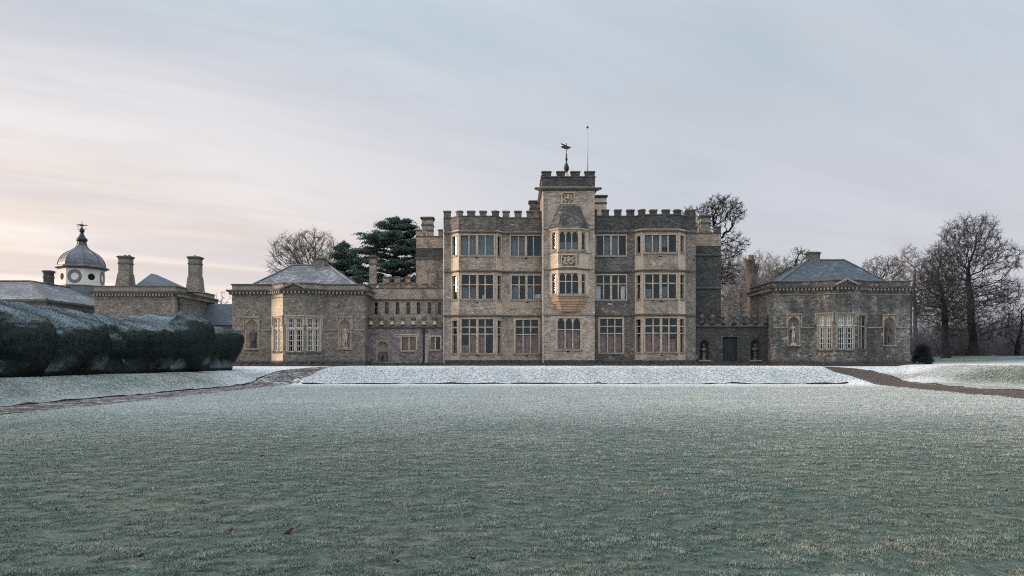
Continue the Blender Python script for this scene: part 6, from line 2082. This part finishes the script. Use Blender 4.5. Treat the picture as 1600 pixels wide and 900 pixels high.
def cedar(label, px, Y, levels, trunk_px, seed, leader=None):
    """levels: (py, half width left px, half width right px, how many limbs)"""
    r = random.Random(seed)
    b0 = base_at(trunk_px, Y)
    t = thing('cedar_tree', b0, label, 'tree')
    k = Y / F
    zt = PZ(levels[0][0], Y)
    m = MB(); m.smooth = True
    xt = PX(trunk_px, Y); lx = PX(leader or trunk_px, Y)
    zs = np.linspace(b0[2], zt, 12)
    for j in range(11):
        f0, f1 = j / 11, (j + 1) / 11
        m.tube((xt + (lx - xt) * f0 ** 2, Y, zs[j]), (xt + (lx - xt) * f1 ** 2, Y, zs[j + 1]), 0.62 * (1 - f0) + 0.06, 0.62 * (1 - f1) + 0.06, 9)
    C, S = [], []
    for (py, wl, wr, n) in levels:
        z = PZ(py, Y)
        f = (z - b0[2]) / (zt - b0[2])
        cx_ = xt + (lx - xt) * f ** 2
        n = max(4, round(n * 0.85))
        off = r.random() * 6.28
        for q in range(n):
            ang = off + 2 * math.pi * (q + r.random() * 0.8) / n
            if q == 0: ang = r.uniform(-0.25, 0.25)
            if q == n // 2: ang = math.pi + r.uniform(-0.25, 0.25)
            w_ = (wr if math.cos(ang) > 0 else wl) * k
            L = w_ * (r.uniform(0.92, 1.1) if q in (0, n // 2) else r.uniform(0.5, 1.05))
            z = PZ(py, Y) + r.uniform(-0.42, 0.42)
            ex, ey = math.cos(ang), math.sin(ang) * 0.85
            prev = Vector((cx_, Y, z - 0.4 - 0.12 * L))
            steps_ = 7
            for j in range(1, steps_ + 1):
                g = j / steps_
                cur = Vector((cx_ + ex * L * g, Y + ey * L * g, z - 0.4 - 0.12 * L + (0.4 + 0.12 * L) * g ** 0.8 + r.uniform(-0.12, 0.12)))
                m.tube(prev, cur, 0.13 * (1 - g) + 0.035, 0.13 * (1 - g) + 0.02, 5)
                if g > 0.4:
                    for z_ in range(2 if g < 0.8 else 3):
                        side = r.uniform(-1, 1) * 0.26 * L * (0.5 + 0.5 * g)
                        C.append((cur.x - ey * side, cur.y + ex * side, cur.z + r.uniform(-0.08, 0.2)))
                        sc = r.uniform(0.7, 1.25) * (0.65 + 0.045 * L)
                        S.append((sc * 0.85, sc * 0.85, 0.13 * r.uniform(0.7, 1.4)))
                prev = cur
    if leader:
        for j in range(6):
            C.append((lx + r.uniform(-0.15, 0.3) + 0.12 * (5 - j) * (1 if j % 2 else -0.3), Y, zt + 0.1 - 0.32 * (5 - j) + 0.4)); S.append((0.28 + 0.09 * (5 - j), 0.3, 0.22))
    m.build('trunk', 'dark_bark', t)
    v, f = needle_cloud(C, S, 150, 0.10, seed)
    link('crown', mesh_np('crown', v - np.array(b0), f, 3), 'cedar_needles', t)
    return t


cedar('large dark spreading cedar between the pavilion chimney and the house', 612, 86, [(348, 8, 14, 5), (357, 30, 26, 7), (368, 54, 42, 9), (381, 46, 46, 9), (394, 66, 46, 9), (409, 44, 50, 9), (422, 62, 50, 9), (438, 58, 50, 9), (454, 60, 50, 8)], 613, 5, 621)
cedar('smaller peaked dark cedar rising behind the left pavilion roof', 540, 90, [(386, 3, 3, 4), (393, 9, 9, 5), (402, 15, 18, 6), (413, 20, 26, 7), (425, 27, 30, 7), (438, 30, 34, 7)], 540, 6, 537)

# evergreen by the right pavilion roof
Ye = 82
b0 = base_at(1240, Ye)
r_ = bare_tree('evergreen_tree', 'dark evergreen with thin open top left of the blue roof', b0, [E(1232, 425, Ye, 22, 14), E(1250, 398, Ye, 16, 16), E(1215, 432, Ye, 14, 12)], top_at(1241, 430, Ye), 0.25, 33, ('dark_bark', 'dark_bark'), 500, 0.4, 4, 0.6, 1.0, 0.4)
te, Ne = r_
tipn = Ne[len(Ne) // 3:]
rr = np.random.default_rng(2)
den = np.where(tipn[:, 2] < PZ(415, Ye), 1.0, 0.30)
tipn = tipn[rr.random(len(tipn)) < den]
v, f = needle_cloud(tipn, np.tile([[0.5, 0.5, 0.34]], (len(tipn), 1)), 40, 0.11, 9, 1.0, 1.3)
link('foliage', mesh_np('foliage', v - np.array(b0), f, 3), 'holly_leaves', te)

# dark clipped bush at the foot of the right pavilion
Yb2 = 66.0
xb2 = PX(1441, Yb2); zb2_ = g1(xb2, Yb2)
t = thing('yew_bush', (xb2, Yb2, zb2_), 'small dark yew bush at the right corner of the right pavilion', 'bush')
m = MB(); m.tube((xb2, Yb2, zb2_ - 0.1), (xb2, Yb2, zb2_ + 0.9), 0.08, 0.05, 8); m.build('stem', 'dark_bark', t)
r2 = np.random.default_rng(77)
C = []
for k in range(150):
    a, h, q = r2.uniform(0, 6.28), r2.uniform(0, 1), r2.uniform(0.2, 1) ** 0.5
    w_ = (0.80 + 0.25 * math.sin(3 * a + 5 * h)) * (1 - 0.75 * h ** 1.5) * q
    C.append((xb2 + w_ * math.cos(a), Yb2 + w_ * math.sin(a), zb2_ + 0.05 + 1.55 * h))
v, f = needle_cloud(C, np.tile([[0.24, 0.24, 0.22]], (len(C), 1)), 70, 0.07, 4, 1.0, 1.2)
link('foliage', mesh_np('foliage', v - np.array([xb2, Yb2, zb2_]), f, 3), 'yew', t)

# brushy undergrowth beneath the right-hand trees, and the far wood that closes the horizon
def brush(name, spots, mat, hgt, seed, label):
    parts = []
    r = np.random.default_rng(seed)
    for (x, y) in spots:
        z = g1(x, y)
        n = 26
        az = r.uniform(0, 2 * np.pi, n); el = r.uniform(0.75, 1.5, n)
        d = np.stack([np.cos(az) * np.cos(el), np.sin(az) * np.cos(el), np.sin(el)], 1)
        h = hgt * r.uniform(0.5, 1.15, (n, 1))
        p0 = np.array([x, y, z - 0.1]) + np.stack([r.normal(0, 0.5, n), r.normal(0, 0.5, n), np.zeros(n)], 1)
        cur, rad = p0, np.full(n, 0.03)
        for j in range(5):
            d = d + r.normal(0, 0.2, d.shape); d /= np.linalg.norm(d, axis=1, keepdims=True)
            nx2 = cur + d * h / 5
            parts.append(frusta(cur, nx2, rad, rad * 0.72, 3))
            for q in range(5):
                dd = d + r.normal(0, 0.7, d.shape); dd /= np.linalg.norm(dd, axis=1, keepdims=True)
                s0 = cur + (nx2 - cur) * r.uniform(0, 1, (n, 1))
                e0 = s0 + dd * r.uniform(0.3, 0.9, (n, 1)) * hgt / 5
                parts.append(frusta(s0, e0, rad * 0.45, rad * 0.25, 3))
                dd = dd + r.normal(0, 0.6, d.shape); dd /= np.linalg.norm(dd, axis=1, keepdims=True)
                parts.append(frusta(e0, e0 + dd * 0.12 * hgt, rad * 0.28, rad * 0.15, 3))
            cur, rad = nx2, rad * 0.72
    v, f = merge(parts)
    o = link(name, mesh_np(name, v, f, 4), mat)
    tag(o, label, 'undergrowth', kind='stuff')


r3 = np.random.default_rng(5)
sp = [(PX(px, Y), Y) for px, Y in zip(r3.uniform(1425, 1640, 46), r3.uniform(86, 112, 46))]
brush('undergrowth', sp, 'brush_twig', 6.5, 3, 'dark brushy undergrowth beneath the bare trees on the right')
sp = [(PX(px, Y), Y) for px, Y in zip(r3.uniform(1090, 1260, 40), r3.uniform(84, 100, 40))]
brush('undergrowth', sp, 'frosted_twig', 8.0, 8, 'frosted thicket behind the screen wall')
sp = [(x, 185 + r3.uniform(-18, 18)) for x in np.linspace(40, 215, 60)] + [(x, 170 + r3.uniform(-18, 18)) for x in np.linspace(-170, -30, 30)]
brush('distant_wood', sp, 'frosted_twig', 9.0, 13, 'misty distant wood along the horizon')

# ================================================================== GRASS AND FALLEN LEAVES
def blades(n, ymin, ymax, seed):
    r = np.random.default_rng(seed)
    # denser near the camera, where single blades can be seen
    u_ = r.random(n)
    y = ymin * (ymax / ymin) ** u_
    x = y * r.uniform(-0.80, 0.80, n)
    ok = (x > -15.2) & (x < xr_in(y) - 0.1) & (y < 52.5)
    x, y = x[ok], y[ok]
    ex, ey = [], []
    for L_, R_ in RIB:
        for e in (L_, R_):
            e = np.array([q for q in e if q[1] > 14])
            k_ = r.integers(0, len(e), 16000)
            ex.append(e[k_, 0] + r.normal(0, 0.13, 16000)); ey.append(e[k_, 1] + r.normal(0, 0.25, 16000))
    bx, by = r.uniform(-15.5, 25.0, 60000), r.uniform(52.7, 57.0, 60000)
    lx, ly = r.uniform(-21.0, -17.9, 60000), r.uniform(20, 57, 60000)
    qx, qy = r.uniform(24.5, 36.0, 130000), r.uniform(28, 57, 130000)
    kq = qx > xr_in(qy) + 2.6
    km = ~((bx > 23.8) | (bx < -14.9))
    x = np.concatenate([x, *ex, bx[km], lx, qx[kq]]); y = np.concatenate([y, *ey, by[km], ly, qy[kq]])
    n = len(x)
    cl = 0.6 * fbm(np.stack([x * 10.0, y * 11.0, x * 0], 1), 2, 17) + 0.4 * vnoise(np.stack([x * 4.0, y * 5.0, x * 0], 1), 51)   # tussocks
    big = fbm(np.stack([x * 0.4, y * 0.4, x * 0], 1), 3, 29)
    keep = r.random(n) < np.clip(0.12 + 3.0 * (cl - 0.30), 0.06, 1)
    x, y, cl, big = x[keep], y[keep], cl[keep], big[keep]
    n = len(x)
    lod = np.clip(y / 7.0, 1, 7) ** 0.75
    h = (0.008 + 0.062 * np.clip(cl - 0.25, 0, 1)) * r.uniform(0.6, 1.3, n) * lod ** 0.35
    w_ = 0.0026 * lod * r.uniform(0.7, 1.4, n)
    az = r.uniform(0, 2 * np.pi, n); lean = np.abs(r.normal(0.8, 0.45, n))
    z = ground(x, y) - 0.004
    P = np.stack([x, y, z], 1)
    side = np.stack([-np.sin(az), np.cos(az), np.zeros(n)], 1) * w_[:, None]
    tipd = np.stack([np.cos(az) * np.sin(lean), np.sin(az) * np.sin(lean), np.cos(lean)], 1) * h[:, None]
    V = np.stack([P - side, P + side, P + tipd], 1).reshape(-1, 3)
    f = np.arange(3 * n).reshape(-1, 3)
    bankish = ((y > 52.6) | (x < -17.8) | (x > xr_in(y) + 2.4)).astype(float)
    fro = np.clip(0.22 + 0.42 * bankish * np.where(x > 25, 0.2, 1.0) + 0.60 * sstep(6, 30, y) + 0.22 * sstep(43, 49.5, y) + 0.5 * (cl - 0.5) + 0.18 * (big - 0.5) + r.normal(0, 0.12, n), 0, 1.3)
    uv = np.stack([np.repeat(fro, 3), np.tile([0.0, 0.0, 1.0], n)], 1)
    me = mesh_np('grass', V, f, 3, uv=uv)
    o = link('grass', me, 'frosted_blades')
    tag(o, 'short frosted grass blades covering the lawn', 'grass', kind='stuff')


blades(2400000, 5.0, 50.0, 1)

leafs = [(452, 842, 1.9), (360, 838, 1.3), (410, 716, 1.0), (803, 828, 1.0), (1117, 834, 1.1), (1168, 768, 0.9), (1410, 785, 0.8), (1450, 815, 1.1), (1573, 773, 0.9), (622, 886, 1.2), (614, 872, 0.9), (740, 880, 1.0), (1390, 852, 1.0), (350, 752, 0.9), (532, 706, 0.8), (571, 707, 0.8), (1085, 668, 0.8), (1418, 641, 0.8), (1495, 700, 0.9), (960, 740, 0.8), (88, 800, 1.0), (220, 880, 1.1)]
lf0 = None
for k, (px, py, sc) in enumerate(leafs):
    Y = EYE * F / (py - HY); x = PX(px, Y)
    if lf0 is None:
        m = MB()
        out = [(-0.5, 0.0), (-0.32, 0.20), (-0.05, 0.28), (0.22, 0.20), (0.5, 0.02), (0.24, -0.2), (-0.05, -0.26), (-0.32, -0.18)]
        N = len(out)
        top = [(a * 0.075, b_ * 0.06, 0.028 * (abs(a) * 1.6) + 0.018 * abs(b_) * 3 + 0.012) for a, b_ in out]
        for q in range(N):
            A, B = top[q], top[(q + 1) % N]
            m.face([(0, 0, 0.008), A, B]); m.face([(0, 0, 0.003), (B[0], B[1], B[2] - 0.004), (A[0], A[1], A[2] - 0.004)])
            m.face([A, (A[0], A[1], A[2] - 0.004), (B[0], B[1], B[2] - 0.004), B])
        m.tube((-0.055, 0, 0.03), (-0.10, 0.01, 0.04), 0.003, 0.002, 5)
        lf0 = m.build('fallen_leaf', 'dead_leaf'); o = lf0
    else:
        o = lf0.copy(); COL.objects.link(o)
    o.location = (x, Y, g1(x, Y) + 0.03)
    o.rotation_euler = (rnd.uniform(-0.5, 0.5), rnd.uniform(-0.5, 0.5), rnd.uniform(0, 6.28))
    s_ = sc * (0.72 if Y < 12 else 0.9)
    o.scale = (s_, s_, s_)
    tag(o, 'large dark curled leaf lying on the near lawn at left' if k == 0 else 'small brown fallen leaf lying on the frosty lawn', 'leaf', 'fallen leaves on the lawn')
